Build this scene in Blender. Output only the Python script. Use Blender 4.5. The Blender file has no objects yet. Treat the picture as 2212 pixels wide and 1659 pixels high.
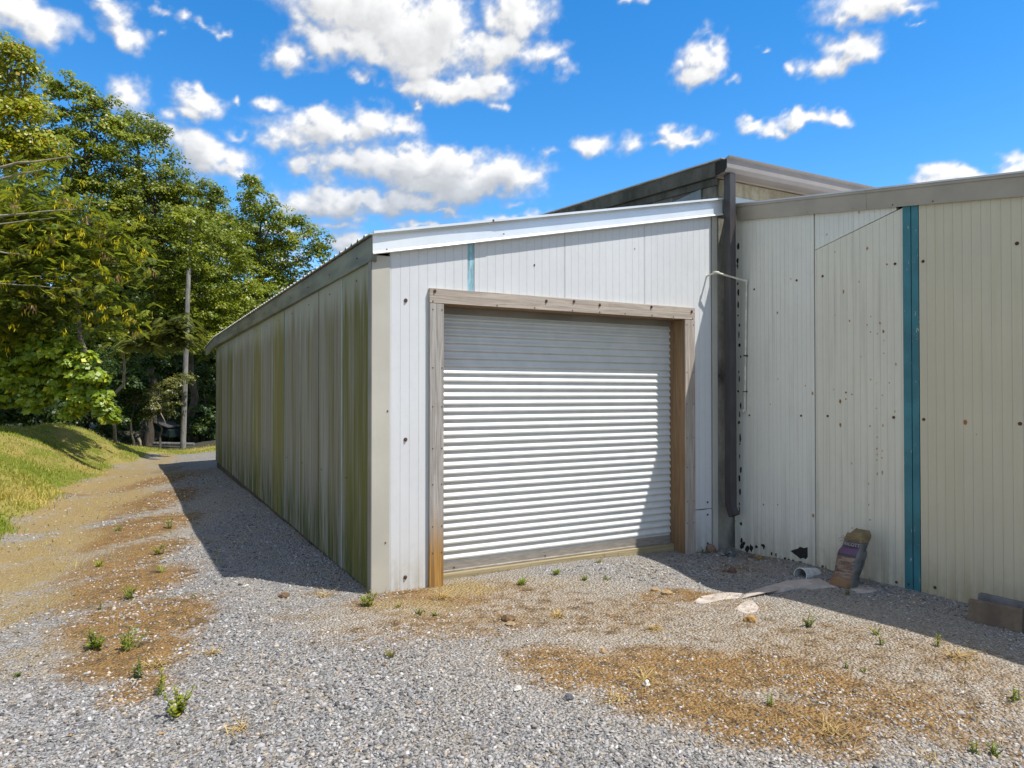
import bpy, bmesh, math, random
import numpy as np
from math import sin, cos, radians, sqrt, pi
from mathutils import Vector
random.seed(7); RNG = np.random.default_rng(11)
sc = bpy.context.scene
COL = sc.collection

# ------------------------------------------------------------------ camera
F, CX, CY, HC = 1508.0, 1106.0, 829.5, 2.0          # survey units: photo pixels at 2212 px width
YAW, PIT = radians(28.36), radians(0.66)
FW = np.array([sin(YAW)*cos(PIT), cos(YAW)*cos(PIT), sin(PIT)])
RT = np.array([cos(YAW), -sin(YAW), 0.0]); UP = np.cross(RT, FW)
CAM = np.array([0, 0, HC])
cd = bpy.data.cameras.new('camera'); cam = bpy.data.objects.new('camera', cd); COL.objects.link(cam)
cd.sensor_width = 36; cd.lens = F/2212*36; cd.clip_end = 3000; cd.clip_start = 0.05
cam.location = CAM; cam.rotation_euler = (pi/2+PIT, 0, -YAW)
sc.camera = cam

# ------------------------------------------------------------------ terrain height
XW, YF, XL = 6.95, 6.736, 2.064                       # wing wall, annex front wall, annex side wall
TOE_Y = np.array([-40, 2, 4, 8, 10.8, 12.8, 16.7, 20, 24.8, 28, 34, 60.])
TOE_X = np.array([-2.6, -2.5, -2.3, -1.85, -1.62, -1.4, -1.2, -0.8, 0.0, 0.8, 3.0, 14.])
_NT = {}
def vnoise(u, v, seed):
    if seed not in _NT:
        r = np.random.default_rng(seed).random((257, 257)); r[-1] = r[0]; r[:, -1] = r[:, 0]; _NT[seed] = r
    r = _NT[seed]
    iu = np.floor(u).astype(int); iv = np.floor(v).astype(int); fu = u-iu; fv = v-iv
    fu = fu*fu*fu*(fu*(fu*6-15)+10); fv = fv*fv*fv*(fv*(fv*6-15)+10); iu = iu & 255; iv = iv & 255
    return (r[iv, iu]*(1-fu)+r[iv, iu+1]*fu)*(1-fv)+(r[iv+1, iu]*(1-fu)+r[iv+1, iu+1]*fu)*fv
def fbm(u, v, oct_, seed, gain=.55):
    a, s, t = 1., 0., 0.
    for k in range(oct_): s = s+a*vnoise(u*2.03**k+17*k, v*2.03**k+9*k, seed+k); t += a; a *= gain
    return s/t-.5
def sstep(a, b, v):
    t = np.clip((v-a)/(b-a), 0, 1); return t*t*(3-2*t)
def toe(y): return np.interp(y, TOE_Y, TOE_X)
def gh(x, y):
    x = np.asarray(x, float); y = np.asarray(y, float)
    z = -0.0125*np.clip(y-7, 0, 18)*sstep(4.5, 1.5, x)
    z = z - 0.15*np.exp(-((x-5.62)**2+(y-5.62)**2)/(2*0.42**2))
    z = z - 0.08*np.exp(-((x-6.85)**2+(y-6.45)**2)/(2*0.42**2))
    s = toe(y)-x + 0.12*np.sin(y*1.3)+0.07*np.sin(y*3.1+1)
    hb = 1.08*(1-sstep(25.5, 31.5, y))
    z = z + hb*1.12*sstep(-0.35, 2.6, s) - 0.16*np.clip(s-2.6, 0, 4)*sstep(34, 28, y)
    z = z + sstep(0, 1.2, s)*(.16*fbm(x*.55+30, y*.55+30, 4, 300)+.02)*sstep(34, 30, y)
    z = z - .030*sstep(4, 7, y)*sstep(1.9, .9, x)*(np.exp(-((s+.95)/.32)**2)+np.exp(-((s+2.35)/.34)**2))
    z = z + 0.012*np.sin(x*2.1+y*0.7)+0.010*np.sin(y*2.7-x*1.3)+0.02*sstep(.1,1,s)*np.sin(x*3.3+y*1.9)
    return z
def ray(px, py): return FW+RT*(px-CX)/F-UP*(py-CY)/F
def at(px, py):                                        # where the sight line meets the ground
    d = ray(px, py); z = 0.0
    for _ in range(12):
        p = CAM+d*((z-HC)/d[2]); z = float(gh(p[0], p[1]))
    return np.array([p[0], p[1], z])
def deep(px, py, Z): return CAM+ray(px, py)*Z

# ------------------------------------------------------------------ node helpers
def mat(name):
    m = bpy.data.materials.new(name); m.use_nodes = True
    nt = m.node_tree; nt.nodes.clear()
    return m, nt
def nd(nt, typ, ins=None, **props):
    n = nt.nodes.new(typ)
    for k, v in props.items(): setattr(n, k, v)
    for k, v in (ins or {}).items():
        s = n.inputs[k]
        if isinstance(v, bpy.types.NodeSocket): nt.links.new(v, s)
        else: s.default_value = v
    return n
def M(nt, op, a, b=0.0, c=None, clamp=False):
    ins = {0: a, 1: b}
    if c is not None: ins[2] = c
    return nd(nt, 'ShaderNodeMath', ins, operation=op, use_clamp=clamp).outputs[0]
def mix(nt, f, a, b, bt='MIX'):
    def c4(v): return v if isinstance(v, bpy.types.NodeSocket) else (v if len(v) == 4 else (*v, 1))
    n = nd(nt, 'ShaderNodeMix', {0: f, 6: c4(a), 7: c4(b)}, data_type='RGBA', blend_type=bt)
    return n.outputs[2]
def noise(nt, vec, scale, detail=4, rough=.55, dist=0):
    return nd(nt, 'ShaderNodeTexNoise', {'Vector': vec, 'Scale': scale, 'Detail': detail, 'Roughness': rough, 'Distortion': dist}).outputs['Fac']
def ramp(nt, f, a, b): return nd(nt, 'ShaderNodeMapRange', {0: f, 1: a, 2: b, 3: 0.0, 4: 1.0}).outputs[0]
def smooth(nt, f, a, b):
    n = nd(nt, 'ShaderNodeMapRange', {0: f, 1: a, 2: b, 3: 0.0, 4: 1.0}, interpolation_type='SMOOTHSTEP'); return n.outputs[0]
def pos(nt): return nd(nt, 'ShaderNodeNewGeometry').outputs['Position']
def scalev(nt, v, s): return nd(nt, 'ShaderNodeVectorMath', {0: v, 1: s}, operation='MULTIPLY').outputs[0]
def sepv(nt, v): return nd(nt, 'ShaderNodeSeparateXYZ', {0: v}).outputs
def out(nt, col, rough=.6, bump=None, bstr=.3, bdist=.01, metal=0., spec=.5):
    b = nd(nt, 'ShaderNodeBsdfPrincipled', {'Roughness': rough, 'Metallic': metal, 'Specular IOR Level': spec})
    if isinstance(col, bpy.types.NodeSocket): nt.links.new(col, b.inputs['Base Color'])
    else: b.inputs['Base Color'].default_value = (*col, 1)
    if bump is not None:
        bp = nd(nt, 'ShaderNodeBump', {'Height': bump, 'Strength': bstr, 'Distance': bdist})
        nt.links.new(bp.outputs[0], b.inputs['Normal'])
    o = nd(nt, 'ShaderNodeOutputMaterial', {0: b.outputs[0]})
    return b
def plain(name, col, rough=.6, var=.12, scale=3., metal=0., spec=.5, stretch=(1, 1, 1), bstr=.1, bsc=40.):
    m, nt = mat(name); p = scalev(nt, pos(nt), stretch)
    f = noise(nt, p, scale, 5)
    d = tuple(c*(1-var*2) for c in col); e = tuple(min(1, c*(1+var)) for c in col)
    c = mix(nt, smooth(nt, f, .3, .7), d, e)
    out(nt, c, rough, noise(nt, p, bsc, 3), bstr, .004, metal, spec)
    return m

# ------------------------------------------------------------------ mesh helpers
WORLD = {}
def wloc(o): return WORLD.get(o.name, np.zeros(3)) if o else np.zeros(3)
def link(name, me, m, parent=None):
    o = bpy.data.objects.new(name, me); COL.objects.link(o)
    if m is not None: me.materials.append(m)
    if parent: o.parent = parent
    WORLD[o.name] = wloc(parent)
    return o
def thing(name, label, cat, loc=(0, 0, 0), group=None):
    o = bpy.data.objects.new(name, None); COL.objects.link(o); o.location = loc
    o.empty_display_size = .2
    WORLD[o.name] = np.array(loc, float)
    return tag(o, label, cat, group)
def tag(o, label, cat, group=None):
    o['label'] = label; o['category'] = cat
    if group: o['group'] = group
    return o
def kind(o, k): o['kind'] = k; return o

class MB:
    def __init__(s): s.v = []; s.f = []
    def add(s, vs, fs):
        n = len(s.v); s.v += [tuple(map(float, v)) for v in vs]; s.f += [tuple(i+n for i in f) for f in fs]; return s
    def box(s, x0, x1, y0, y1, z0, z1):
        return s.add([(x0,y0,z0),(x1,y0,z0),(x1,y1,z0),(x0,y1,z0),(x0,y0,z1),(x1,y0,z1),(x1,y1,z1),(x0,y1,z1)],
                     [(0,3,2,1),(4,5,6,7),(0,1,5,4),(1,2,6,5),(2,3,7,6),(3,0,4,7)])
    def loft(s, rings, caps=True, closed=True):
        n = len(rings[0]); fs = []; vs = [v for r in rings for v in r]
        for i in range(len(rings)-1):
            for j in range(n if closed else n-1):
                k = (j+1) % n
                fs.append((i*n+j, i*n+k, (i+1)*n+k, (i+1)*n+j))
        if caps and closed: fs += [tuple(range(n))[::-1], tuple((len(rings)-1)*n+j for j in range(n))]
        return s.add(vs, fs)
    def prism_y(s, poly, y0, y1):                        # poly in (x,z)
        return s.loft([[(x, y0, z) for x, z in poly], [(x, y1, z) for x, z in poly]])
    def prism_x(s, poly, x0, x1):                        # poly in (y,z)
        return s.loft([[(x0, y, z) for y, z in poly], [(x1, y, z) for y, z in poly]])
    def tube(s, path, rad, n=8, caps=True):
        P = [np.array(p, float) for p in path]; R = rad if hasattr(rad, '__len__') else [rad]*len(P); rings = []
        a = None
        for i, p in enumerate(P):
            t = P[min(i+1, len(P)-1)]-P[max(i-1, 0)]; t = t/(np.linalg.norm(t)+1e-9)
            if a is None:
                a = np.cross(t, (0, 0, 1)) if abs(t[2]) < .9 else np.cross(t, (1, 0, 0))
            a = a-t*(a@t); a = a/(np.linalg.norm(a)+1e-9); b = np.cross(t, a)
            rings.append([p+R[i]*(cos(2*pi*k/n)*a+sin(2*pi*k/n)*b) for k in range(n)])
        return s.loft(rings, caps)
    def build(s, name, m, parent=None, bevel=0., smooth=False):
        w = wloc(parent)
        me = bpy.data.meshes.new(name)
        me.from_pydata([tuple(np.array(v)-w) for v in s.v], [], s.f); me.update()
        bm = bmesh.new(); bm.from_mesh(me); bmesh.ops.recalc_face_normals(bm, faces=bm.faces)
        if bevel: bmesh.ops.bevel(bm, geom=[e for e in bm.edges if e.is_manifold and e.calc_face_angle(0) > .6], offset=bevel, segments=2, profile=.7, affect='EDGES')
        if smooth:
            for f in bm.faces: f.smooth = True
        bm.to_mesh(me); bm.free()
        if smooth and hasattr(me, 'set_sharp_from_angle'): me.set_sharp_from_angle(angle=radians(45))
        return link(name, me, m, parent)
def mesh_np(name, V, Fc, m, parent=None, col=None, smooth=False):
    V = np.asarray(V, np.float32).reshape(-1, 3)-wloc(parent).astype(np.float32); Fc = np.asarray(Fc, np.int32); k = Fc.shape[1]
    me = bpy.data.meshes.new(name)
    me.vertices.add(len(V)); me.vertices.foreach_set('co', V.ravel())
    me.loops.add(Fc.size); me.loops.foreach_set('vertex_index', Fc.ravel())
    me.polygons.add(len(Fc)); me.polygons.foreach_set('loop_start', np.arange(0, Fc.size, k, dtype=np.int32))
    if smooth: me.polygons.foreach_set('use_smooth', np.ones(len(Fc), bool))
    if col is not None:
        c = np.ones((len(V), 4), np.float32); c[:, :np.shape(col)[-1]] = col
        a = me.attributes.new('Col', 'FLOAT_COLOR', 'POINT'); a.data.foreach_set('color', c.ravel())
    me.update(calc_edges=True); me.validate()
    return link(name, me, m, parent)

# ------------------------------------------------------------------ world, sun
SUNV = np.array([.33, -.411, 1.0]); SUNV /= np.linalg.norm(SUNV)
w = bpy.data.worlds.new("World"); sc.world = w; w.use_nodes = True
nt = w.node_tree; nt.nodes.clear()
SKY_STR = .14; CLOUD = .72
sky = nd(nt, 'ShaderNodeTexSky', sky_type='NISHITA', sun_disc=False, sun_elevation=math.asin(SUNV[2]),
         sun_rotation=math.atan2(SUNV[0], SUNV[1]), air_density=1.0, dust_density=.0, ozone_density=3.0, altitude=300)
hs = nd(nt, 'ShaderNodeHueSaturation', {'Color': sky.outputs[0], 'Saturation': 1.36, 'Value': 1.26, 'Hue': .5})
# unseen white cloud cover overhead and behind the camera, added to whiten the fill light
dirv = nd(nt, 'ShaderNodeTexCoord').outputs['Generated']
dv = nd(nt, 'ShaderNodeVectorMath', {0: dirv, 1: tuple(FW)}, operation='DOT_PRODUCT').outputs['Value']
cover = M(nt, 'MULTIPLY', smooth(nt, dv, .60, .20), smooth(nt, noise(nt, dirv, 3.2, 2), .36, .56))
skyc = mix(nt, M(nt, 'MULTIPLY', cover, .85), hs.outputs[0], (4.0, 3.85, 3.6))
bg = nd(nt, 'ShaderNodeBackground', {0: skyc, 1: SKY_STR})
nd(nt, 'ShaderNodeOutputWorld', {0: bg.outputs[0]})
w.cycles.sampling_method = 'MANUAL'; w.cycles.sample_map_resolution = 512

sl = bpy.data.lights.new('sun', 'SUN'); sl.energy = 4.5; sl.angle = radians(.53); sl.color = (1, .955, .88)
so = bpy.data.objects.new('sun', sl); COL.objects.link(so); so.location = (10, -12, 30)
so.rotation_euler = Vector(-SUNV).to_track_quat('-Z', 'Y').to_euler()
sc.view_settings.view_transform = 'Standard'; sc.view_settings.look = 'None'; sc.view_settings.exposure = 0.34
sc.cycles.max_bounces = 6; sc.cycles.diffuse_bounces = 3; sc.cycles.transparent_max_bounces = 4
sc.cycles.use_denoising = True

CL = [  # cumulus patches: x y rx ry weight
 (50,25,125,48,1.0),(115,55,60,38,.85),(248,25,48,32,.95),(268,62,55,32,.9),(235,2,40,16,.8),(385,28,22,14,.62),(425,44,30,12,.68),(482,68,22,8,.62),(455,60,20,8,.5),(340,12,16,9,.55),(345,65,12,10,.5),
 (820,20,215,85,1.15),(690,92,75,48,.95),(630,122,50,34,.9),(900,95,130,72,1.1),(765,95,90,45,.9),(960,55,90,78,1.1),(925,150,70,36,.85),(1115,30,72,62,1.0),(1070,100,95,50,1.0),(1165,118,72,36,.95),(1210,145,36,28,.8),(1010,105,60,55,.85),
 (990,185,115,32,1.0),(1062,168,48,30,1.0),(900,196,48,24,.75),(950,160,40,35,.6),(790,172,34,22,.6),(798,186,22,9,.55),(680,130,16,12,.55),(1078,222,20,14,.55),(895,228,14,8,.5),
 (282,208,50,36,.95),(428,222,50,32,1.0),(402,243,40,18,.8),(440,200,24,20,.7),(586,214,34,20,.8),(500,208,10,9,.5),(330,250,30,12,.6),
 (715,280,150,42,1.0),(640,296,90,38,.9),(600,300,60,26,.75),(800,262,80,38,.95),(855,268,44,32,.85),(690,250,50,28,.85),(660,320,70,16,.6),
 (900,362,240,48,1.15),(760,352,100,36,1.0),(1080,372,80,44,1.05),(960,395,190,40,1.1),(640,362,36,24,.8),(870,330,80,24,.9),(1000,330,90,20,.85),
 (770,440,185,40,1.1),(690,430,95,30,1.0),(900,430,95,34,1.0),(960,455,40,10,.6),(1100,437,24,10,.5),
 (430,315,80,34,1.0),(468,345,90,36,1.1),(395,300,40,24,.8),(515,372,40,20,.9),(505,290,30,14,.55),(430,360,60,30,.9),
 (1282,310,42,28,1.0),(1262,318,24,18,.7),(1360,312,30,20,.6),(1196,330,22,12,.5),(1455,298,44,26,1.0),(1480,312,50,18,.8),(1425,310,24,14,.7),
 (1515,112,54,38,1.0),(1500,150,42,36,.95),(1540,95,34,24,.85),(1475,130,26,18,.7),(1575,170,18,10,.45),
 (1830,98,72,40,1.0),(1775,142,52,30,.95),(1878,112,34,26,.85),(1820,130,60,28,.9),(1710,152,12,14,.5),(1640,98,10,7,.45),
 (1880,6,125,34,1.05),(1830,24,54,26,.9),(1960,10,60,20,.8),(1975,42,24,7,.5),
 (1640,268,44,17,.95),(1725,262,70,17,.95),(1800,252,38,14,.85),(1690,255,26,10,.7),
 (2090,378,140,26,1.0),(2165,362,80,30,1.0),(2230,350,80,30,.9),(2010,390,50,14,.8),
 (910,490,54,11,.75),(1080,474,100,17,.8),(620,494,80,14,.7),(740,520,70,24,.7),(700,480,70,14,.6),(560,560,120,20,.6),(1360,0,30,10,.6)]
# the clouds: a far shell of the sky, 1.6 km out, whose density is fractal noise over az / elevation
A_ = np.linspace(radians(-25), radians(84), 960); E_ = np.linspace(radians(.4), radians(45), 420)
AZ, EL = np.meshgrid(A_, E_)
def cdens(AZ, EL):
    wu = AZ+.034*fbm(AZ*20, EL*26, 3, 40)+.020*fbm(AZ*60, EL*70, 4, 60); wv = EL+.024*fbm(AZ*21+5, EL*27, 3, 50)+.017*fbm(AZ*60+8, EL*70, 4, 70)
    acc = np.full(AZ.shape, -2.)
    for (x, y, rx, ry, wt) in CL:
        d = ray(x, y); d = d/np.linalg.norm(d); a0 = math.atan2(d[0], d[1]); e0 = math.asin(d[2])
        d2 = ray(x+rx, y); d2 /= np.linalg.norm(d2); ra = abs(math.atan2(d2[0], d2[1])-a0)*(1.15 if rx < 60 else 1.14)
        d3 = ray(x, y-ry); d3 /= np.linalg.norm(d3); re = abs(math.asin(d3[2])-e0)*(1.15 if rx < 60 else 1.14)
        v = wt*(1-np.sqrt(((wu-a0)/ra)**2+((wv-e0)/re)**2)); k = .10
        h = np.maximum(k-np.abs(acc-v), 0)/k; acc = np.maximum(acc, v)+h*h*k*.25
    return acc
acc = cdens(AZ, EL); fb1 = fbm(AZ*30, EL*36, 7, 5, .60)
dens = acc+1.05*fb1
alpha = sstep(-.16, .58, dens)*(.72+.28*sstep(.2, .7, dens))
up = np.zeros_like(dens); de, da = E_[1]-E_[0], A_[1]-A_[0]
for st in (4, 8, 13, 19, 26):
    up += np.roll(np.roll(np.clip(dens-.1, 0, .9), -st, 0), -st//3, 1)
shade = sstep(.15, 2.6, up+.9*fb1); lowf = sstep(.42, .17, EL)
shade = shade*(.18+.70*lowf)
rel = np.zeros_like(dens)
for st in (3, 7, 12): rel += np.clip(dens, 0, 1)-np.roll(np.roll(np.clip(dens, 0, 1), -st, 0), -st//2, 1)
lumc = np.clip(.82+.20*np.clip(rel, -.6, .9)+.22*sstep(.1, .7, dens)-.10*sstep(.6, 1.2, dens), .5, 1.25)
rows, cols_ = AZ.shape
DV = np.stack([np.sin(AZ)*np.cos(EL), np.cos(AZ)*np.cos(EL), np.sin(EL)], -1).reshape(-1, 3)*1600
I_ = np.arange(rows*cols_).reshape(rows, cols_)
Q_ = np.stack([I_[:-1, :-1], I_[:-1, 1:], I_[1:, 1:], I_[1:, :-1]], -1).reshape(-1, 4)
Q_ = Q_[alpha.ravel()[Q_].max(1) > .004]; uq, inv = np.unique(Q_, return_inverse=True)
m_sky, t = mat('cloud_veil'); a_ = nd(t, 'ShaderNodeAttribute', attribute_name='Col').outputs['Color']
r_, g_, b_ = nd(t, 'ShaderNodeSeparateColor', {0: a_}).outputs
em = nd(t, 'ShaderNodeEmission', {0: mix(t, g_, (1., .995, .985), (.44, .51, .62)), 1: M(t, 'MULTIPLY', b_, CLOUD)})
ms_ = nd(t, 'ShaderNodeMixShader', {0: r_, 1: nd(t, 'ShaderNodeBsdfTransparent').outputs[0], 2: em.outputs[0]})
nd(t, 'ShaderNodeOutputMaterial', {0: ms_.outputs[0]}); m_sky.cycles.emission_sampling = 'NONE'
kind(mesh_np('sky', DV[uq], inv.reshape(Q_.shape), m_sky, None, np.stack([alpha.ravel()[uq], shade.ravel()[uq], lumc.ravel()[uq]], 1), True), 'structure')
# ------------------------------------------------------------------ ground zones
BROWN = [  # photo px: x y rx ry weight ; organic brown litter and dirt lying on the gravel
 (285,1045,95,34,1.),(290,1090,95,44,1.15),(288,1140,95,50,1.2),(278,1200,95,55,1.1),(268,1265,125,60,1.2),(300,1340,150,60,1.2),(290,1415,120,62,1.15),(300,1490,75,55,.9),(330,1020,60,20,.7),
 (1000,1345,280,50,.66),(950,1290,190,34,.8),(1130,1285,230,40,.58),(1250,1330,350,70,.56),(1180,1420,130,42,.85),(1300,1450,190,48,1.),(1450,1430,160,42,1.),(1600,1450,220,55,1.),(1750,1470,120,28,1.25),(1560,1440,90,22,1.2),(1400,1500,90,20,.9),(1480,1520,190,52,1.),(1700,1560,270,65,1.),(1900,1520,260,80,.8),(1800,1430,250,70,.6),(2050,1480,280,110,.6),(2150,1600,140,70,.55),(1820,1620,150,40,.8),(1750,1380,320,55,.55),(2050,1420,150,25,.6),(1600,1370,270,50,.52),(1900,1400,260,45,.55),(2000,1580,260,70,.58),
 (1500,1285,80,22,.9),(1420,1290,70,18,.7),(1600,1310,90,16,.5),(1640,1200,60,14,.5),(560,1590,50,10,.5),(660,1500,40,8,.5),(700,1280,70,12,.5),(790,1305,90,18,.7),(1570,1225,70,14,.5),(640,1330,130,26,.45),(780,1375,180,34,.55),(560,1440,70,12,.35),(480,1360,60,16,.35)]
DRY = [(15,1250,110,75,.95),(65,1190,90,55,1.),(120,1130,75,45,1.),(150,1230,150,90,.42),(10,1330,110,80,.75),(0,1430,110,70,.45),(90,1340,110,60,.4),(180,1090,75,50,1.),(205,1050,60,40,1.),(235,1020,65,24,1.),(300,1000,90,15,.7),(110,1400,130,45,.4),(20,1430,130,70,.45),(900,1310,130,24,.6),(1000,1270,90,20,.8),(820,1305,60,14,.6),(1180,1255,170,14,.4)]
FINE = [(1650,1400,600,170,1.),(1150,1300,340,60,1.),(800,1330,190,46,.8),(2050,1440,300,150,.9),(220,1180,150,170,.75),(330,1120,70,120,.6),(120,1400,150,90,.5),(640,1290,130,22,.5)]
def ell(lst, x, y):
    acc = np.zeros_like(x)
    for (px, py, rx, ry, wt) in lst:
        c = at(px, py); Z = float((c-CAM)@FW); a = rx*Z/F; b = ry*Z*Z/(F*HC)
        dx, dy = x-c[0], y-c[1]
        u = dx*RT[0]+dy*RT[1]; v = dx*FW[0]+dy*FW[1]
        acc = np.maximum(acc, wt*np.clip(1.5-1.05*np.sqrt((u/a)**2+(v/b)**2), 0, 1))
    return acc
def zone(x, y):
    br = ell(BROWN, x, y); dr = ell(DRY, x, y)
    s = toe(y)-x + 0.12*np.sin(y*1.3)+0.07*np.sin(y*3.1+1)
    dr = np.maximum(dr, np.clip(1-np.abs(s+.55)/.75, 0, 1)*.8*sstep(3., 7., y))
    far = sstep(27.3, 28.6, y+0.12*x)
    gr = np.maximum(sstep(-.05, .35, s), far)
    return br, gr, dr
gx = np.concatenate([-np.geomspace(600, 8.5, 26), np.arange(-8, 10.01, .09), np.geomspace(10.5, 600, 26)])
gy = np.concatenate([-np.geomspace(600, 2, 22), np.arange(-1.5, 14, .09), np.arange(14, 34, .25), np.geomspace(34.5, 900, 26)])
GX, GY = np.meshgrid(gx, gy); GZ = gh(GX, GY)
br, gr, dr = zone(GX.ravel(), GY.ravel()); fi = ell(FINE, GX.ravel(), GY.ravel())
V = np.stack([GX.ravel(), GY.ravel(), GZ.ravel()], 1); C = np.stack([br, gr, dr, fi], 1)
nx, ny = len(gx), len(gy)
I = np.arange(nx*ny).reshape(ny, nx)
Q = np.stack([I[:-1, :-1], I[:-1, 1:], I[1:, 1:], I[1:, :-1]], -1).reshape(-1, 4)
fg = gr[Q].mean(1) > .5
sw = (toe(V[:, 1])-V[:, 0])[Q].mean(1); wood = fg & ((sw > 2.9) | (V[:, 1][Q].mean(1) > 29.8)) & (V[:, 1][Q].mean(1) > 6)
def sub(mask):
    q = Q[mask]; u, inv = np.unique(q, return_inverse=True); return V[u], inv.reshape(q.shape), C[u]
m_ground, g = mat('gravel_and_soil')
pp = pos(g); za_ = nd(g, 'ShaderNodeAttribute', attribute_name='Col'); zc = za_.outputs['Color']; zf = za_.outputs['Alpha']
zr, zg, zb = nd(g, 'ShaderNodeSeparateColor', {0: zc}).outputs
vor = nd(g, 'ShaderNodeTexVoronoi', {'Vector': pp, 'Scale': 42., 'Randomness': 1.}, feature='F1')
vcol = nd(g, 'ShaderNodeSeparateColor', {0: vor.outputs['Color']}).outputs
vor2 = nd(g, 'ShaderNodeTexVoronoi', {'Vector': pp, 'Scale': 85., 'Randomness': 1.}, feature='F1')
vcol2 = nd(g, 'ShaderNodeSeparateColor', {0: vor2.outputs['Color']}).outputs
grav = mix(g, vcol[0], (.17, .168, .17), (.47, .455, .44))
grav = mix(g, M(g, 'MULTIPLY', smooth(g, vcol[1], .8, .95), .7), grav, (.48, .40, .29))
fine = mix(g, vcol2[0], (.19, .183, .178), (.43, .41, .385))
nA = noise(g, pp, 1.1, 5, .6); nB = noise(g, pp, 7., 5, .65); nC = noise(g, pp, 60., 3, .6)
grav = mix(g, smooth(g, nB, .42, .62), grav, fine)
grav = mix(g, M(g, 'MULTIPLY', smooth(g, nA, .42, .7), .6), grav, (.39, .325, .24))
pale = mix(g, vcol2[0], (.27, .235, .19), (.52, .46, .38))
grav = mix(g, smooth(g, M(g, 'ADD', zf, M(g, 'MULTIPLY', M(g, 'SUBTRACT', nB, .5), 1.2)), .2, .8), grav, pale)
litter = mix(g, smooth(g, nC, .2, .8), (.21, .115, .04), (.44, .27, .105))
litter = mix(g, smooth(g, nB, .42, .72), litter, (.125, .085, .048))
fb_ = smooth(g, M(g, 'ADD', zr, M(g, 'MULTIPLY', M(g, 'SUBTRACT', M(g, 'ADD', M(g, 'MULTIPLY', nB, .75), M(g, 'ADD', M(g, 'MULTIPLY', nA, .30), M(g, 'MULTIPLY', nC, .4))), .73), 2.1)), .28, .85)
c = mix(g, fb_, grav, litter)
drycol = mix(g, smooth(g, nC, .2, .8), (.30, .205, .08), (.50, .37, .16)); drycol = mix(g, smooth(g, nB, .45, .7), drycol, (.36, .29, .17))
fd = smooth(g, M(g, 'ADD', zb, M(g, 'MULTIPLY', M(g, 'SUBTRACT', M(g, 'MULTIPLY_ADD', nC, .4, M(g, 'MULTIPLY', nB, .7)), .55), 2.2)), .30, .85)
c = mix(g, fd, c, drycol)
grass = mix(g, nC, (.09, .13, .014), (.30, .33, .04))
grass = mix(g, smooth(g, noise(g, pp, .9, 6, .65), .44, .62), grass, mix(g, nC, (.30, .24, .07), (.52, .43, .14)))
fg_ = smooth(g, M(g, 'ADD', zg, M(g, 'MULTIPLY', M(g, 'SUBTRACT', nB, .5), .9)), .35, .65)
c = mix(g, fg_, c, grass)
hgt = M(g, 'ADD', M(g, 'MULTIPLY', vor.outputs['Distance'], -22.), M(g, 'MULTIPLY', nC, .6))
hgt = M(g, 'ADD', hgt, M(g, 'MULTIPLY', nB, 2.))
out(g, c, .9, hgt, .6, .010, 0, .25)
a, b_, c_ = sub(~fg); kind(mesh_np('gravel_yard', a, b_, m_ground, None, c_, True), 'structure')
a, b_, c_ = sub(fg & ~wood); kind(mesh_np('grass_bank', a, b_, m_ground, None, c_, True), 'structure')
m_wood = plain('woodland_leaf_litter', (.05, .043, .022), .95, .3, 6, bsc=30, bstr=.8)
a, b_, c_ = sub(wood); kind(mesh_np('woodland_floor', a, b_, m_wood, None, c_, True), 'structure')

# ------------------------------------------------------------------ loose gravel, straw, grass blades
def colmat(name, rough=.85, trans=0., spec=.3, gloss=False):
    m, t = mat(name); a = nd(t, 'ShaderNodeAttribute', attribute_name='Col').outputs['Color']
    b = nd(t, 'ShaderNodeBsdfPrincipled', {'Base Color': a, 'Roughness': rough, 'Specular IOR Level': spec})
    if trans:
        tr = nd(t, 'ShaderNodeBsdfTranslucent', {0: mix(t, 1.0, a, (1.0, 1.0, .55), 'MULTIPLY')})
        ms = nd(t, 'ShaderNodeMixShader', {0: trans, 1: b.outputs[0], 2: tr.outputs[0]}); nd(t, 'ShaderNodeOutputMaterial', {0: ms.outputs[0]})
    else: nd(t, 'ShaderNodeOutputMaterial', {0: b.outputs[0]})
    return m
m_stone = colmat('crushed_stone', .9, 0, .25); m_straw = colmat('dry_straw', .8, .2); m_blade = colmat('grass_blade', .6, .35)
def blocked(x, y):
    return ((x > XL-.02) & (y > YF-.03)) | (x > XW-.02)
def yard_samples(n, z0, z1, power):
    Z = z0*(z1/z0)**(RNG.random(n)**power); u = (RNG.random(n)-.5)*2*(.733*1.12*Z+.3)
    x = Z*FW[0]+u*RT[0]; y = Z*FW[1]+u*RT[1]
    return x, y
BOX = np.array([(-1,-1,-1),(1,-1,-1),(1,1,-1),(-1,1,-1),(-1,-1,1),(1,-1,1),(1,1,1),(-1,1,1)], float)
BF = np.array([(0,3,2,1),(4,5,6,7),(0,1,5,4),(1,2,6,5),(2,3,7,6),(3,0,4,7)])
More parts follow.
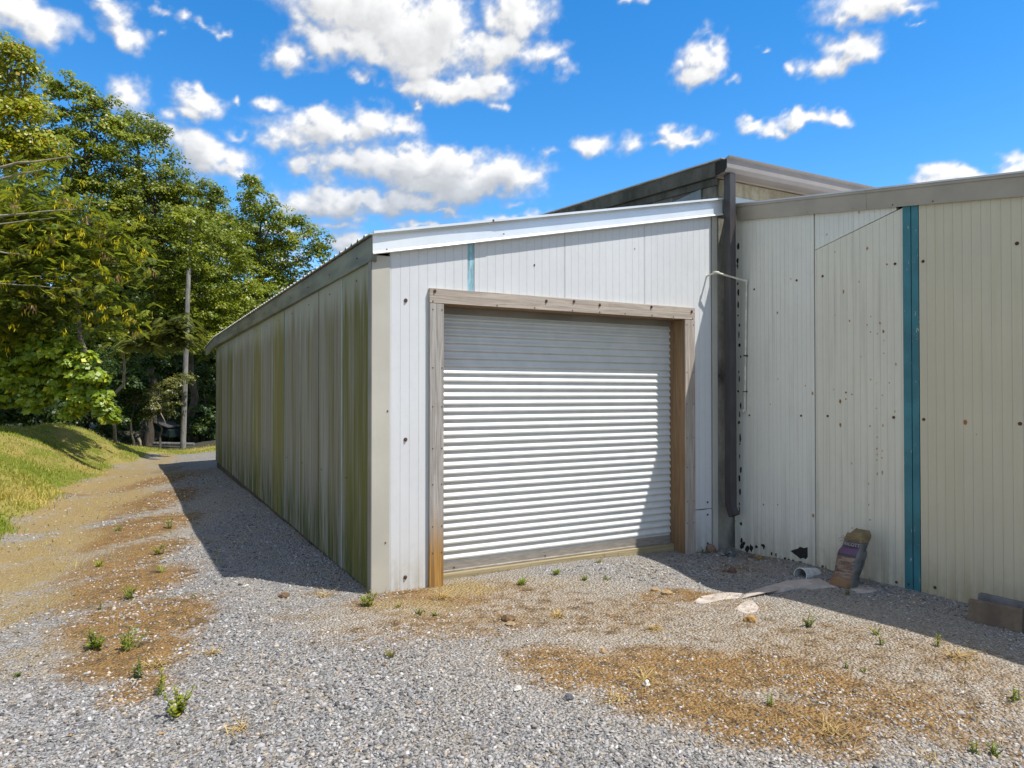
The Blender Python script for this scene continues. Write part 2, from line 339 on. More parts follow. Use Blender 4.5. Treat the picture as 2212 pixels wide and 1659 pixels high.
def stones(x, y, size, colr):
    n = len(x); sh = BOX[None]*(.62+.45*RNG.random((n, 8, 3)))
    sh[:, 4:, :2] *= .68
    dims = np.stack([1+.5*RNG.random(n), .55+.45*RNG.random(n), .22+.30*RNG.random(n)], 1)*size[:, None]*.5
    P = sh*dims[:, None, :]
    th = RNG.random(n)*2*pi; tx = RNG.normal(0, .38, n); ty = RNG.normal(0, .38, n)
    def rot(P, a, i, j):
        ca, sa = np.cos(a)[:, None], np.sin(a)[:, None]; A = P[..., i]*ca-P[..., j]*sa; B = P[..., i]*sa+P[..., j]*ca
        P = P.copy(); P[..., i] = A; P[..., j] = B; return P
    P = rot(P, tx, 1, 2); P = rot(P, ty, 0, 2); P = rot(P, th, 0, 1)
    P += np.stack([x, y, gh(x, y)+dims[:, 2]*.45], 1)[:, None]
    Fc = (np.arange(n)*8)[:, None, None]+BF[None]
    return P.reshape(-1, 3), Fc.reshape(-1, 4), np.repeat(colr, 8, 0)
N = 125000
x, y = yard_samples(N, 3.0, 19, .95)
br, gr, dr = zone(x, y)
nz = np.clip(.5+1.5*fbm(x*2.2+40, y*2.2+40, 5, 200), 0, 1)
keep = ~blocked(x, y) & (gr < .3) & (RNG.random(N) > np.clip(1.0*br*(.05+1.15*nz), 0, .86)) & (RNG.random(N) > np.clip(dr*1.0, 0, .82))
x, y = x[keep], y[keep]; br = br[keep]; n = len(x); fi = np.clip(ell(FINE, x, y)*(.6+.8*(.5+fbm(x*1.7, y*1.7, 4, 900))), 0, 1)
size = .013+.021*RNG.random(n)**2.0; big = RNG.random(n) < .010; size[big] *= 1.6; size *= 1-.42*fi; size *= .85+.5*(fbm(x*.8+9, y*.8+9, 3, 77)+.35); size *= 1+.35*sstep(7, 15, np.hypot(x, y))
lum = np.clip(.265+.10*RNG.normal(size=n), .08, .56)
colr = lum[:, None]*np.array([1.01, .995, .985])
lum *= 1+.22*np.clip(br*1.3, 0, 1)*(RNG.random(n) < .6); lum = np.clip(lum, .08, .52); colr = lum[:, None]*np.array([1.025, .995, .975]); colr = colr*(1-fi[:, None])+fi[:, None]*(lum*.75+.13)[:, None]*np.array([1.07, .985, .88])
tan = RNG.random(n) < .12+.38*br; colr[tan] = (lum[tan]*1.05)[:, None]*np.array([1.12, .95, .76])
wh = RNG.random(n) < .008; colr[wh] = np.array([.56, .54, .51])
orr = RNG.random(n) < .0025; colr[orr] = np.array([.40, .25, .11])
kind(mesh_np('loose_gravel', *stones(x, y, size, colr)[:2], m_stone, None, None), 'stuff')
lg = bpy.data.objects['loose_gravel'].data
ca = lg.attributes.new('Col', 'FLOAT_COLOR', 'POINT'); cc = np.ones((len(lg.vertices), 4), np.float32); cc[:, :3] = np.repeat(colr, 8, 0)
ca.data.foreach_set('color', cc.ravel())

def strips(x, y, z, L, W, dirxy, tilt, colr, bend=.3):
    """thin two-segment blades: root, mid, tip"""
    n = len(x); d = np.stack([np.cos(dirxy)*np.cos(tilt), np.sin(dirxy)*np.cos(tilt), np.sin(tilt)], 1)
    s = np.stack([-np.sin(dirxy), np.cos(dirxy), np.zeros(n)], 1)*W[:, None]*.5
    r = np.stack([x, y, z], 1); md = r+d*L[:, None]*.55
    tp = r+d*L[:, None]; tp[:, 2] -= bend*L*np.cos(tilt)*.5; tp[:, 2] = np.maximum(tp[:, 2], z+.004)
    V = np.stack([r-s, r+s, md+s*.8, md-s*.8, tp+s*.15, tp-s*.15], 1)
    Fc = (np.arange(n)*6)[:, None, None]+np.array([(0, 1, 2, 3), (3, 2, 4, 5)])[None]
    return V.reshape(-1, 3), Fc.reshape(-1, 4), m_straw, None, np.repeat(colr, 6, 0)
N = 80000
x, y = yard_samples(N, 3.2, 20, .8); br, gr, dr = zone(x, y)
nz = np.clip(.5+1.6*fbm(x*2.2+40, y*2.2+40, 5, 200), 0, 1)
keep = ~blocked(x, y) & (gr < .7) & (RNG.random(N) < np.maximum(br*nz, dr*.8)+.03)
x, y = x[keep], y[keep]; n = len(x)
t = RNG.random(n)[:, None]; colr = np.array([.15, .082, .03])*(1-t)+np.array([.48, .33, .13])*t
v_, f_, _, _, c_ = strips(x, y, gh(x, y)+.006+.012*RNG.random(n), .03+.08*RNG.random(n)**2, .0028+.0022*RNG.random(n), RNG.random(n)*2*pi, RNG.normal(.08, .16, n), colr)
kind(mesh_np('dry_straw_litter', v_, f_, m_straw, None, c_), 'stuff')
# mown grass on the bank
N = 150000
Zs = 8*(34/8)**RNG.random(N); u = -(.28+.62*RNG.random(N))*Zs*1.0
x = Zs*FW[0]+u*RT[0]; y = Zs*FW[1]+u*RT[1]; br, gr, dr = zone(x, y)
keep = (RNG.random(N) < gr*.95+.004) & (x < 3.2) & (toe(y)-x < 3.2) & (y < 30.2) & ~((x > 1.7) & (y < 24))
x, y = x[keep], y[keep]; n = len(x)
pn = .5+.28*np.sin(x*1.9+np.sin(y*.9)*1.7)+.28*np.sin(y*1.25+np.sin(x*1.4)*2)
t = np.clip(pn+.22*RNG.normal(size=n), 0, 1)[:, None]
colr = np.array([.54, .44, .12])*(1-t)+np.array([.23, .31, .026])*t
colr *= (.75+.5*RNG.random(n))[:, None]
v_, f_, _, _, c_ = strips(x, y, gh(x, y)-.005, .032+.045*RNG.random(n)+.09*RNG.random(n)*sstep(.06, .2, fbm(x*1.6+7, y*1.6+3, 4, 410)), .009+.009*RNG.random(n), RNG.random(n)*2*pi, radians(50)+RNG.normal(0, .35, n), colr)
kind(mesh_np('mown_grass', v_, f_, m_blade, None, c_), 'stuff')
# dry and green grass creeping along the foot of the walls
xs, ys_ = [], []
def fringe(x0, y0, x1, y1, n, w_):
    t = RNG.random(n); k = fbm(t*9+x0*3, t*0+y0, 4, 510)
    m = RNG.random(n) < np.clip(.45+1.7*k, .03, 1); t = t[m]; d = np.abs(RNG.normal(0, w_, len(t)))
    nx_, ny_ = (y1-y0), -(x1-x0); L = sqrt(nx_*nx_+ny_*ny_); xs.append(x0+(x1-x0)*t+nx_/L*d); ys_.append(y0+(y1-y0)*t+ny_/L*d)
fringe(2.66, YF-.02, 2.0, YF-.02, 900, .12); fringe(2.03, YF-.05, 2.03, 22, 1500, .05); fringe(6.66, YF-.03, 6.26, YF-.03, 350, .06)
fringe(6.1, YF+.16, 2.8, YF+.16, 1500, .09); fringe(XW-.02, -1, XW-.02, 6.4, 900, .05)
x = np.concatenate(xs); y = np.concatenate(ys_); n = len(x)
ins = (x > XL+.0) & (x < 2.65) & (y > YF-.01); x, y = x[~ins], y[~ins]; n = len(x)
t = RNG.random(n)[:, None]; gq = (RNG.random(n) < .22)[:, None]
colr = np.where(gq, np.array([.12, .17, .02])*(.6+.8*t), np.array([.30, .20, .075])*(1-t)+np.array([.56, .42, .17])*t)
v_, f_, _, _, c_ = strips(x, y, gh(x, y)-.004, .025+.06*RNG.random(n)**1.6, .004+.003*RNG.random(n), RNG.random(n)*2*pi, radians(35)+RNG.normal(0, .4, n), colr)
kind(mesh_np('wall_foot_grass', v_, f_, m_straw, None, c_), 'stuff')
# ------------------------------------------------------------------ building materials
def panel_mat(name, base, rib=.096, axis=0, stain=None, rust=0., lowdirt=.0, off=0., algae=None, rough=.42):
    """sandwich panel with fine pressed ribs; stains and rust that belong to the sheet"""
    m, t = mat(name); p = pos(t); X, Y, Z = sepv(t, p)
    u = X if axis == 0 else Y
    ph = M(t, 'FRACT', M(t, 'MULTIPLY_ADD', u, 1/rib, off))
    ed = M(t, 'ABSOLUTE', M(t, 'SUBTRACT', ph, .5))                       # .5 at the groove
    groove = smooth(t, ed, .455, .49)
    step = smooth(t, ph, .0, .12)
    n1 = noise(t, p, 1.3, 5, .6); n2 = noise(t, p, 14, 4, .6)
    stv = scalev(t, p, (9, 9, .35)); nst = noise(t, stv, 1.6, 5, .65)
    c = mix(t, smooth(t, n1, .3, .75), tuple(v*.94 for v in base), base)
    c = mix(t, M(t, 'MULTIPLY', smooth(t, n2, .45, .8), .10), c, (.42, .40, .34))
    if stain: c = mix(t, M(t, 'MULTIPLY', smooth(t, nst, .46, .74), stain[1]), c, stain[0])
    if algae:
        k, grey, olive = algae
        wide = noise(t, scalev(t, p, (2.2, 2.2, .10)), 1.0, 3, .5)
        fine = noise(t, scalev(t, p, (13, 13, .40)), 1.0, 5, .65)
        topz = M(t, 'MULTIPLY_ADD', noise(t, scalev(t, p, (5, 5, 0)), 1.0, 4, .7), 1.1, 2.55)
        tm = smooth(t, M(t, 'SUBTRACT', topz, Z), -.12, .35)               # run-off starts below the fascia
        dirt = M(t, 'MULTIPLY', tm, smooth(t, M(t, 'MULTIPLY_ADD', fine, .75, M(t, 'MULTIPLY', wide, .55)), .36, .74))
        c = mix(t, M(t, 'MULTIPLY', dirt, .82), c, grey)
        ol = M(t, 'MULTIPLY', smooth(t, M(t, 'MULTIPLY_ADD', fine, .8, M(t, 'MULTIPLY', noise(t, scalev(t, p, (3.1, 3.1, .3)), 1., 3, .5), .7)), .74-.3*k, 1.0-.28*k), tm)
        c = mix(t, M(t, 'MULTIPLY', ol, .9), c, olive)
        gm = M(t, 'MULTIPLY', smooth(t, Z, 1.15, .05), smooth(t, noise(t, scalev(t, p, (7, 7, 1.2)), 1., 4, .6), .40, .62))
        c = mix(t, M(t, 'MULTIPLY', gm, .85), c, (.062, .085, .022))
    if rust:
        v = nd(t, 'ShaderNodeTexVoronoi', {'Vector': nd(t, 'ShaderNodeCombineXYZ', {0: Y, 1: M(t, 'MULTIPLY', Z, .7)}).outputs[0], 'Scale': 10.}, feature='F1', voronoi_dimensions='2D')
        vc = nd(t, 'ShaderNodeSeparateColor', {0: v.outputs['Color']}).outputs
        sel = M(t, 'GREATER_THAN', M(t, 'ADD', vc[0], M(t, 'MULTIPLY', n1, .35)), 1.185-rust*.11)
        rad = M(t, 'MULTIPLY_ADD', M(t, 'POWER', vc[1], 5.), .13, .045)
        dd = M(t, 'SUBTRACT', M(t, 'MULTIPLY_ADD', noise(t, p, 60, 2), .05, rad), v.outputs['Distance'])
        c = mix(t, M(t, 'MULTIPLY', M(t, 'MULTIPLY', sel, smooth(t, dd, -.10, .06)), .55), c, (.52, .34, .12))
        c = mix(t, M(t, 'MULTIPLY', M(t, 'MULTIPLY', sel, smooth(t, dd, .0, .06)), .9), c, (.26, .09, .02))
    if lowdirt:
        ld = M(t, 'MULTIPLY', smooth(t, Z, .55, -.1), smooth(t, M(t, 'ADD', nst, M(t, 'MULTIPLY', n2, .4)), .45, .85))
        c = mix(t, M(t, 'MULTIPLY', ld, lowdirt), c, (.34, .29, .17))
    c = mix(t, M(t, 'MULTIPLY', groove, .20), c, (.20, .20, .18))
    h = M(t, 'MULTIPLY_ADD', groove, -1.0, M(t, 'MULTIPLY', step, .35))
    h = M(t, 'MULTIPLY_ADD', n1, 1.1, h)
    h = M(t, 'MULTIPLY_ADD', noise(t, scalev(t, p, (2.6, 2.6, .8)), 1., 3, .5), 3.2, h)
    h = M(t, 'MULTIPLY_ADD', noise(t, p, 160, 2), .05, h)
    out(t, c, .85 if algae else rough, h, .5, .004, 0, .12 if algae else .4)
    return m
m_front = panel_mat('white_panel_sheet', (.68, .69, .705), .098, 0, ((.55, .55, .53), .22), 0, .55)
m_wing = panel_mat('grey_white_panel_sheet', (.72, .715, .655), .062, 1, ((.50, .50, .46), .5), .25, .5)
m_wing2 = panel_mat('rust_speckled_panel_sheet', (.70, .67, .565), .078, 1, ((.50, .48, .40), .6), .4, .6, .3)
m_wing3 = panel_mat('cream_panel_sheet', (.59, .535, .405), .085, 1, ((.52, .47, .32), .55), .08, .7, .1)
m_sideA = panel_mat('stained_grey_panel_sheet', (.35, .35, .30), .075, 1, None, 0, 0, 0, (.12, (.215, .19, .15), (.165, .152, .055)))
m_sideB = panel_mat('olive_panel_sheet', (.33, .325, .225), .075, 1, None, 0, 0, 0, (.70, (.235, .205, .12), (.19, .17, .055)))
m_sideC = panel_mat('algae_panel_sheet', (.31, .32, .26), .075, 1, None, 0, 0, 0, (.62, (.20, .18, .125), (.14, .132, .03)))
m_trimbeige = plain('beige_trim_sheet', (.50, .475, .41), .45, .05, 1.2)
m_trimgreen = plain('greenish_fascia_sheet', (.185, .178, .125), .5, .22, 2.0, stretch=(1, .5, 2.5))
m_trimdark = plain('brown_grey_trim', (.22, .205, .18), .5, .10, 2)
m_wfascia = plain('white_metal_trim', (.80, .83, .85), .28, .03, 2, metal=.25, bsc=6, bstr=.25)
m_roof = plain('galvanised_roof_sheet', (.52, .50, .47), .4, .15, 2, metal=.5)
m_teal = None
def teal_mat():
    m, t = mat('peeling_teal_paint'); p = pos(t)
    n = noise(t, scalev(t, p, (30, 30, 9)), 1., 5, .7); n2 = noise(t, p, 3, 4)
    c = mix(t, smooth(t, n2, .3, .7), (.022, .135, .17), (.038, .20, .245))
    X, Y, Z = sepv(t, p)
    big = noise(t, scalev(t, p, (14, 14, 2.2)), 1., 5, .7)
    c = mix(t, smooth(t, n, .66, .70), c, (.52, .50, .43))
    c = mix(t, smooth(t, big, .68, .71), c, (.50, .48, .41))
    out(t, c, .5, n, .4, .003); return m
m_teal = teal_mat()
m_bluestrip = plain('faded_blue_paint', (.30, .52, .60), .5, .2, 8, stretch=(6, 6, 1))
m_dark = plain('dark_gap', (.02, .02, .02), .9, 0.)
m_slabconc = plain('damp_foundation_concrete', (.075, .065, .045), .9, .3, 5)
def conc_mat(name, base, dark, sc_=2.5):
    m, t = mat(name); p = pos(t)
    n1 = noise(t, scalev(t, p, (1, 1, .45)), sc_, 6, .65); n2 = noise(t, p, 22, 4, .6)
    c = mix(t, smooth(t, n1, .34, .66), dark, base)
    c = mix(t, M(t, 'MULTIPLY', smooth(t, n2, .4, .75), .4), c, tuple(v*.55 for v in base))
    out(t, c, .9, M(t, 'ADD', n2, noise(t, p, 90, 2)), .5, .006); return m
m_conc = conc_mat('weathered_concrete', (.34, .32, .265), (.11, .105, .09))
m_stucco = conc_mat('stained_stucco', (.46, .41, .30), (.28, .235, .15), 6)
def block_mat():
    m, t = mat('grey_block_wall'); p = pos(t); X, Y, Z = sepv(t, p)
    v = nd(t, 'ShaderNodeCombineXYZ', {0: Y, 1: Z}).outputs[0]
    b = nd(t, 'ShaderNodeTexBrick', {'Vector': v, 'Color1': (.10, .10, .095, 1), 'Color2': (.15, .15, .14, 1), 'Mortar': (.22, .24, .23, 1), 'Scale': 1., 'Mortar Size': .008, 'Brick Width': .40, 'Row Height': .20})
    n = noise(t, scalev(t, p, (1, 1, .4)), 4, 5)
    c = mix(t, M(t, 'MULTIPLY', smooth(t, n, .4, .7), .6), b.outputs[0], (.06, .06, .05))
    out(t, c, .9, b.outputs['Fac'], -.4, .006); return m
m_block = block_mat()
m_rake = conc_mat('mossy_dark_fascia', (.105, .105, .09), (.035, .04, .03), 3)
m_gutter = plain('taupe_gutter_metal', (.30, .275, .265), .38, .06, 2)
m_soffit = plain('tan_soffit_metal', (.40, .34, .28), .5, .06, 2)
m_spout = plain('dark_taupe_downspout', (.06, .055, .058), .4, .10, 3, stretch=(4, 4, 1))
m_flash = plain('pale_blue_grey_flashing', (.50, .58, .62), .4, .10, 3)
m_pvc = plain('aged_white_pvc', (.62, .60, .52), .45, .12, 12)
m_pvcg = plain('weathered_pvc', (.66, .67, .64), .5, .12, 14)
m_bolt = plain('rusty_bolt', (.12, .05, .03), .7, .3, 60)
m_boltd = plain('dark_screw', (.03, .028, .027), .6, .2, 60)
def door_mat():
    m, t = mat('white_roller_curtain'); p = pos(t); X, Y, Z = sepv(t, p)
    n = noise(t, p, 5, 5, .6); n2 = noise(t, scalev(t, p, (2.5, 1, 30)), 1., 5, .7)
    c = mix(t, smooth(t, n, .3, .75), (.62, .64, .635), (.70, .71, .70))
    gz = M(t, 'FRACT', M(t, 'MULTIPLY_ADD', Z, 1/.0836, -.158/.0836)); gm = M(t, 'MULTIPLY', smooth(t, M(t, 'ABSOLUTE', M(t, 'SUBTRACT', gz, .30)), .16, .02), smooth(t, n2, .2, .6))
    c = mix(t, M(t, 'MULTIPLY', gm, .35), c, (.30, .30, .28))  # dark grime tint in grooves, painting in slat contrast lost in shade
    sc1 = M(t, 'MULTIPLY', smooth(t, n2, .62, .72), smooth(t, Z, 2.15, 2.35))
    c = mix(t, M(t, 'MULTIPLY', sc1, .55), c, (.30, .36, .38))
    ld = M(t, 'MULTIPLY', smooth(t, Z, .5, .08), smooth(t, noise(t, scalev(t, p, (6, 1, 14)), 1., 5, .7), .4, .75))
    c = mix(t, M(t, 'MULTIPLY', ld, .5), c, (.36, .31, .21))
    out(t, c, .33, noise(t, p, 9, 3), .12, .004, 0, .5); return m
m_door = door_mat()
def wood_mat(name, axis, light, darkc, warm=None, warmz=None, allwarm=0.):
    m, t = mat(name); p = pos(t); X, Y, Z = sepv(t, p)
    s = (1.2, 34, 34) if axis == 0 else (34, 34, 1.2)
    q = scalev(t, p, s)
    n = noise(t, q, 1.1, 6, .65, 1.2); n2 = noise(t, q, 3.2, 4, .7); n3 = noise(t, p, 6, 3)
    c = mix(t, smooth(t, n, .34, .66), darkc, light)
    c = mix(t, M(t, 'MULTIPLY', smooth(t, n2, .58, .75), .55), c, tuple(v*.45 for v in darkc))
    if warm:
        wm = mix(t, smooth(t, n, .36, .64), tuple(v*.5 for v in warm), warm)
        f = M(t, 'MAXIMUM', allwarm, smooth(t, M(t, 'SUBTRACT', M(t, 'MULTIPLY_ADD', M(t, 'SUBTRACT', n, .5), 1.2, warmz), Z), -.25, .3)) if warmz is not None else allwarm
        c = mix(t, f, c, wm)
    c = mix(t, M(t, 'MULTIPLY', smooth(t, n3, .55, .8), .2), c, (.20, .17, .14))
    out(t, c, .85, M(t, 'ADD', n, M(t, 'MULTIPLY', n2, .6)), .6, .004); return m
m_woodh = wood_mat('weathered_grey_board', 0, (.50, .43, .36), (.30, .25, .21))
m_woodv = wood_mat('weathered_upright_board', 2, (.45, .42, .39), (.25, .225, .20), (.46, .25, .065), .55)
m_woodr = wood_mat('weathered_right_board', 2, (.48, .42, .37), (.30, .25, .21))
m_woodw = wood_mat('brown_reveal_board', 2, (.30, .185, .095), (.185, .11, .055))
m_woods = wood_mat('pale_sill_beam', 0, (.40, .33, .20), (.27, .22, .12))

# ------------------------------------------------------------------ metal annex shed
SL = .2035                                               # roof fall across the front
def rz(x): return 3.545+(x-2.03)*SL                      # underside of the roof sheet along the front
shed = thing('metal_shed', 'low lean-to metal shed with white ribbed front, roll-up door and algae-stained long side', 'shed', (2.06, 6.74, 0))
TH = .07
def fpanel(name, poly, m=m_front, y0=YF, y1=YF+TH): return MB().prism_y(poly, y0, y1).build(name, m, shed, .002)
DL, DR, DT = 2.70, 6.20, 3.00                            # opening cut behind the boards
J = [2.244, 3.103, 3.178, 4.326, 5.475, 6.573]; gp = .003
fpanel('wall_panel', [(J[0], -.1), (DL, -.1), (DL, DT), (J[1]-gp, DT), (J[1]-gp, rz(J[1])-.02), (J[0], rz(J[0])-.02)])
fpanel('blue_strip', [(J[1], DT), (J[2], DT), (J[2], rz(J[2])-.02), (J[1], rz(J[1])-.02)], m_bluestrip, YF+.006)
fpanel('wall_panel', [(J[2]+gp, DT), (J[3]-gp, DT), (J[3]-gp, rz(J[3])-.02), (J[2]+gp, rz(J[2])-.02)])
fpanel('wall_panel', [(J[3]+gp, DT), (J[4]-gp, DT), (J[4]-gp, rz(J[4])-.02), (J[3]+gp, rz(J[3])-.02)])
fpanel('wall_panel', [(J[4]+gp, DT), (DR, DT), (DR, .50), (J[5], .50), (J[5], rz(J[5])-.02), (J[4]+gp, rz(J[4])-.02)])
fpanel('wall_panel', [(DR, -.15), (J[5], -.15), (J[5], .493), (6.44, .486), (DR, .492)])
MB().box(J[1]-.05, J[4]+.05, YF+TH-.001, YF+TH+.02, DT+.01, 3.5).build('joint_backing', m_dark, shed)
# corner trims
tr = MB().prism_x([(YF-.006, -.1), (YF-.006, 3.36), (YF, 3.36), (YF, -.1)], 2.056, 2.244)
tr.build('corner_trim', m_trimbeige, shed)
MB().box(2.050, 2.058, YF-.006, YF+.10, -.1, 3.42).build('corner_trim', m_trimdark, shed)
MB().prism_y([(6.588, -.15), (6.672, -.15), (6.672, 4.30), (6.588, 4.28)], YF-.012, YF+.05).build('corner_trim', m_trimbeige, shed, .002)
MB().box(6.573, 6.588, YF+.01, YF+.05, -.15, 4.3).build('joint_backing', m_dark, shed)
# long west side : panels of uneven staining
seams = [6.836, 7.894, 9.031, 10.169, 11.386, 12.44, 13.633, 14.65, 15.75, 16.85, 17.936, 19.05, 20.15, 21.30, 21.90]
mats = [m_sideC, m_sideA, m_sideA, m_sideA, m_sideB, m_sideA, m_sideB, m_sideA, m_sideA, m_sideA, m_sideC, m_sideA, m_sideC, m_sideA]
for i in range(len(seams)-1):
    y0, y1 = seams[i]+.004, seams[i+1]-.004
    MB().box(XL+(.0 if i % 3 else .004), XL+.07, y0, y1, .012, 3.47).build('wall_panel', mats[i], shed, .003)
m_seam = plain('pale_seam_strip', (.36, .43, .43), .6, .15, 6, stretch=(1, 1, .3))
for i, yy in enumerate(seams[1:-1]):
    MB().box(XL-.0015, XL+.05, yy-.011, yy+.011, .012, 3.46).build('seam_strip', [m_seam, m_dark, m_seam, m_teal, m_seam, m_seam, m_seam][i % 7], shed)
MB().box(XL+.03, XL+.3, 6.8, 21.9, -.5, .010).build('foundation', m_slabconc, shed)
MB().box(XL+.07, 6.66, 21.83, 21.9, -.4, 3.5).build('wall_panel', m_sideA, shed)
# west eave fascia, sagging at the far end
def droop(y): return .20*max(0, (y-20.8)/1.9)**1.6
def xov(y): return 2.045-.10*(y-6.7)/16-.10*max(0, (y-20.8)/1.9)**1.3
ys = [6.70, 9, 12, 15, 18, 20.8, 21.4, 22.0, 22.7]
f = MB().loft([[(xov(y), y, 3.535-droop(y)), (xov(y), y, 3.30-droop(y)), (xov(y)+.05, y, 3.29-droop(y)), (xov(y)+.05, y, 3.535-droop(y))] for y in ys]).build('eave_fascia', m_trimgreen, shed)
# ribbed roof sheet
rings = []
y = 6.655
prof = []
while y < 22.75:
    prof += [(y, 0), (y+.155, 0), (y+.175, .022), (y+.205, .022), (y+.225, 0)]; y += .23
for xe in (0., 1.):
    top = []; bot = []
    for (yy, h) in prof:
        x0 = xov(yy)-.035; xx = x0+(6.66-x0)*xe
        zz = 3.545+(xx-2.03)*SL-(droop(yy) if xe == 0 else 0)
        top.append((xx, yy, zz+h+.012)); bot.append((xx, yy, zz+h*.95))
    rings.append(top+bot[::-1])
MB().loft(rings).build('roof', m_roof, shed)
# front rake trim in two lengths
def rake(x0, x1, dy, bow):
    rg = []
    for k in range(9):
        t = k/8; x = x0+(x1-x0)*t; b = bow*sin(pi*t); z = rz(x)
        rg.append([(x, YF+.01, z+.030), (x, 6.648, z+.030), (x, 6.648, z+.006), (x, 6.700-dy, z-.004), (x, 6.694-dy-b, z-.05), (x, 6.690-dy-b*.6, z-.165), (x, 6.668-dy, z-.190), (x, 6.680-dy, z-.197), (x, YF-.002, z-.178), (x, YF-.002, z-.01)])
    return MB().loft(rg).build('rake_trim', m_wfascia, shed)
rake(2.052, 3.372, .004, .008); rake(3.352, 6.735, 0, -.002)
# door opening boards
dy = .25
MB().box(2.655, 6.258, YF-.042, YF-.001, 2.919, 3.069).build('door_header', m_woodh, shed, .004)
MB().box(2.657, 2.812, YF-.042, YF-.001, -.14, 2.914).build('door_jamb', m_woodv, shed, .004)
MB().box(6.094, 6.256, YF-.042, YF-.001, -.22, 2.914).build('door_jamb', m_woodr, shed, .004)
MB().box(6.089, 6.20, YF-.030, YF+dy+.1, -.22, 2.914).build('door_reveal', m_woodw, shed, .003)
MB().box(2.70, 2.808, YF-.030, YF+dy+.1, -.14, 2.914).build('door_reveal', m_woodw, shed, .003)
MB().box(2.81, 6.087, YF-.030, YF+dy+.1, 2.916, 2.98).build('door_reveal', m_woodw, shed, .003)
MB().box(2.812, 6.087, YF+dy-.085, YF+dy+.1, -.2, .058).build('door_sill', m_woods, shed, .008)
# roll-up door : pressed corrugations
yd = YF+dy; per = .0836; z0 = .158; pr = []
z = z0
while z < 2.93:
    pr += [(yd, z), (yd, z+.024), (yd-.019, z+.036), (yd-.021, z+.050), (yd-.004, z+.078)]; z += per
door = MB().loft([[(x, py, pz) for py, pz in pr]+[(x, yd+.02, pr[-1][1]), (x, yd+.02, z0)] for x in (2.82, 6.087)]).build('roll_up_door', m_door, shed)
for p_ in door.data.polygons: p_.use_smooth = False
m_bar = plain('dull_door_bar', (.34, .31, .275), .45, .12, 8, metal=.3, stretch=(1, 1, 8))
MB().prism_x([(yd-.012, .158), (yd-.016, .082), (yd-.034, .076), (yd-.034, .062), (yd+.02, .062), (yd+.02, .158)], 2.815, 6.085).build('bottom_bar', m_bar, door)
MB().box(2.815, 6.085, yd-.045, yd+.03, 2.845, 2.915).build('head_guide', m_trimdark, door)
# bolts
def bolt_mesh(axis, r=.018):
    b = MB(); a = np.array([0, -1, 0]) if axis == 'y' else np.array([-1, 0, 0])
    b.tube([(0, 0, 0), a*.006], r, 10); b.tube([a*.006, a*.016], r*.5, 6)
    o = b.build('bolt', m_bolt); me = o.data; bpy.data.objects.remove(o); return me
BY, BX = bolt_mesh('y'), bolt_mesh('x')
def bolt(parent, p, me, s=1.0, m=None, name='bolt'):
    o = bpy.data.objects.new(name, me); COL.objects.link(o); o.parent = parent
    o.location = Vector(np.array(p)-wloc(parent)); o.scale = (s, s, s); WORLD[o.name] = wloc(parent); return o
def ony(px, py, Y): d = ray(px, py); return CAM+d*(Y/d[1])
def onx(px, py, X): d = ray(px, py); return CAM+d*(X/d[0])
for (x, z) in [(2.41, 2.93), (2.41, 1.52), (2.41, .13)]: bolt(shed, (x, YF, z), BY, 1.1)
for (x, z, s) in [(3.92, 3.42, .6), (6.50, .58, .8), (6.50, .42, .8), (6.50, .05, .8), (5.33, 3.74, .4)]: bolt(shed, (x, YF, z), BY, s)
for i, x in enumerate([2.71, 4.05, 4.42, 4.78, 5.55, 6.20]): bolt(shed, (x, YF-.042, 3.04-(.02 if i % 2 else 0)), BY, .95)
for x in (2.69, 3.43, 3.90, 4.40, 4.78, 5.15, 5.56, 5.9, 6.22): bolt(shed, (x, YF-.042, 2.935), BY, .42)
for z in (2.85, 2.25, 1.85, 1.42, 1.05, .62, .35):
    for x in (2.69, 2.79, 6.12, 6.23): bolt(shed, (x, YF-.042, z), BY, .38)
for (x, z) in [(2.22, 1.81), (2.20, .5)]: bolt(shed, (x, YF-.006, z), BY, .5)
for (x, z) in [(2.19, 3.415), (3.5, 3.71)]: bolt(shed, (x, 6.672, z), BY, .45)
for k, yy in enumerate(np.arange(7.2, 21.5, 1.15)):
    bolt(shed, (xov(yy), yy, 3.40), BX, .6); bolt(shed, (XL, yy+.1, 3.18), BX, .55); bolt(shed, (XL, yy+.5, 1.05-.02*k), BX, .5)
for x in (3.05, 4.2): bolt(door, (x, yd-.016, .10), BY, .5)

# ------------------------------------------------------------------ main building behind
main = thing('block_building', 'taller grey block building with taupe gutter and mossy fascia rising behind both lean-tos', 'building', (6.68, 6.75, 0))
XE = 24.
MB().box(6.674, XE, YF+.012, YF+.25, -.4, 4.90).build('wall', m_conc, main)
MB().prism_x([(YF+.26, -.4), (21.9, -.4), (21.9, 5.75), (YF+.26, 4.86)], 6.674, 6.90).build('wall', m_block, main)
MB().box(6.72, XE, YF-.012, YF+.010, 4.56, 4.78).build('wall', m_stucco, main)
MB().box(6.96, XE, YF-.026, YF-.014, 4.36, 4.585).build('flashing', m_flash, main)
MB().prism_x([(YF+.27, 4.44), (10.6, 4.44), (YF+.27, 4.72)], 6.655, 6.672).build('flashing', plain('shaded_blue_flashing', (.20, .25, .27), .5, .15, 3), main)  # pale blue-grey darkened, the west side's shade put into the colour
GX0 = 6.625
MB().prism_x([(6.47, 5.015), (6.475, 4.995), (6.505, 4.98), (6.505, 4.87), (6.545, 4.825), (6.69, 4.81), (6.69, 4.985), (6.56, 4.985)], GX0+.004, XE).build('gutter', m_gutter, main)
MB().prism_x([(6.507, 4.975), (6.507, 4.872), (6.546, 4.828), (6.69, 4.812), (6.69, 4.985)], GX0-.004, GX0+.002).build('gutter_end_cap', m_dark, main)
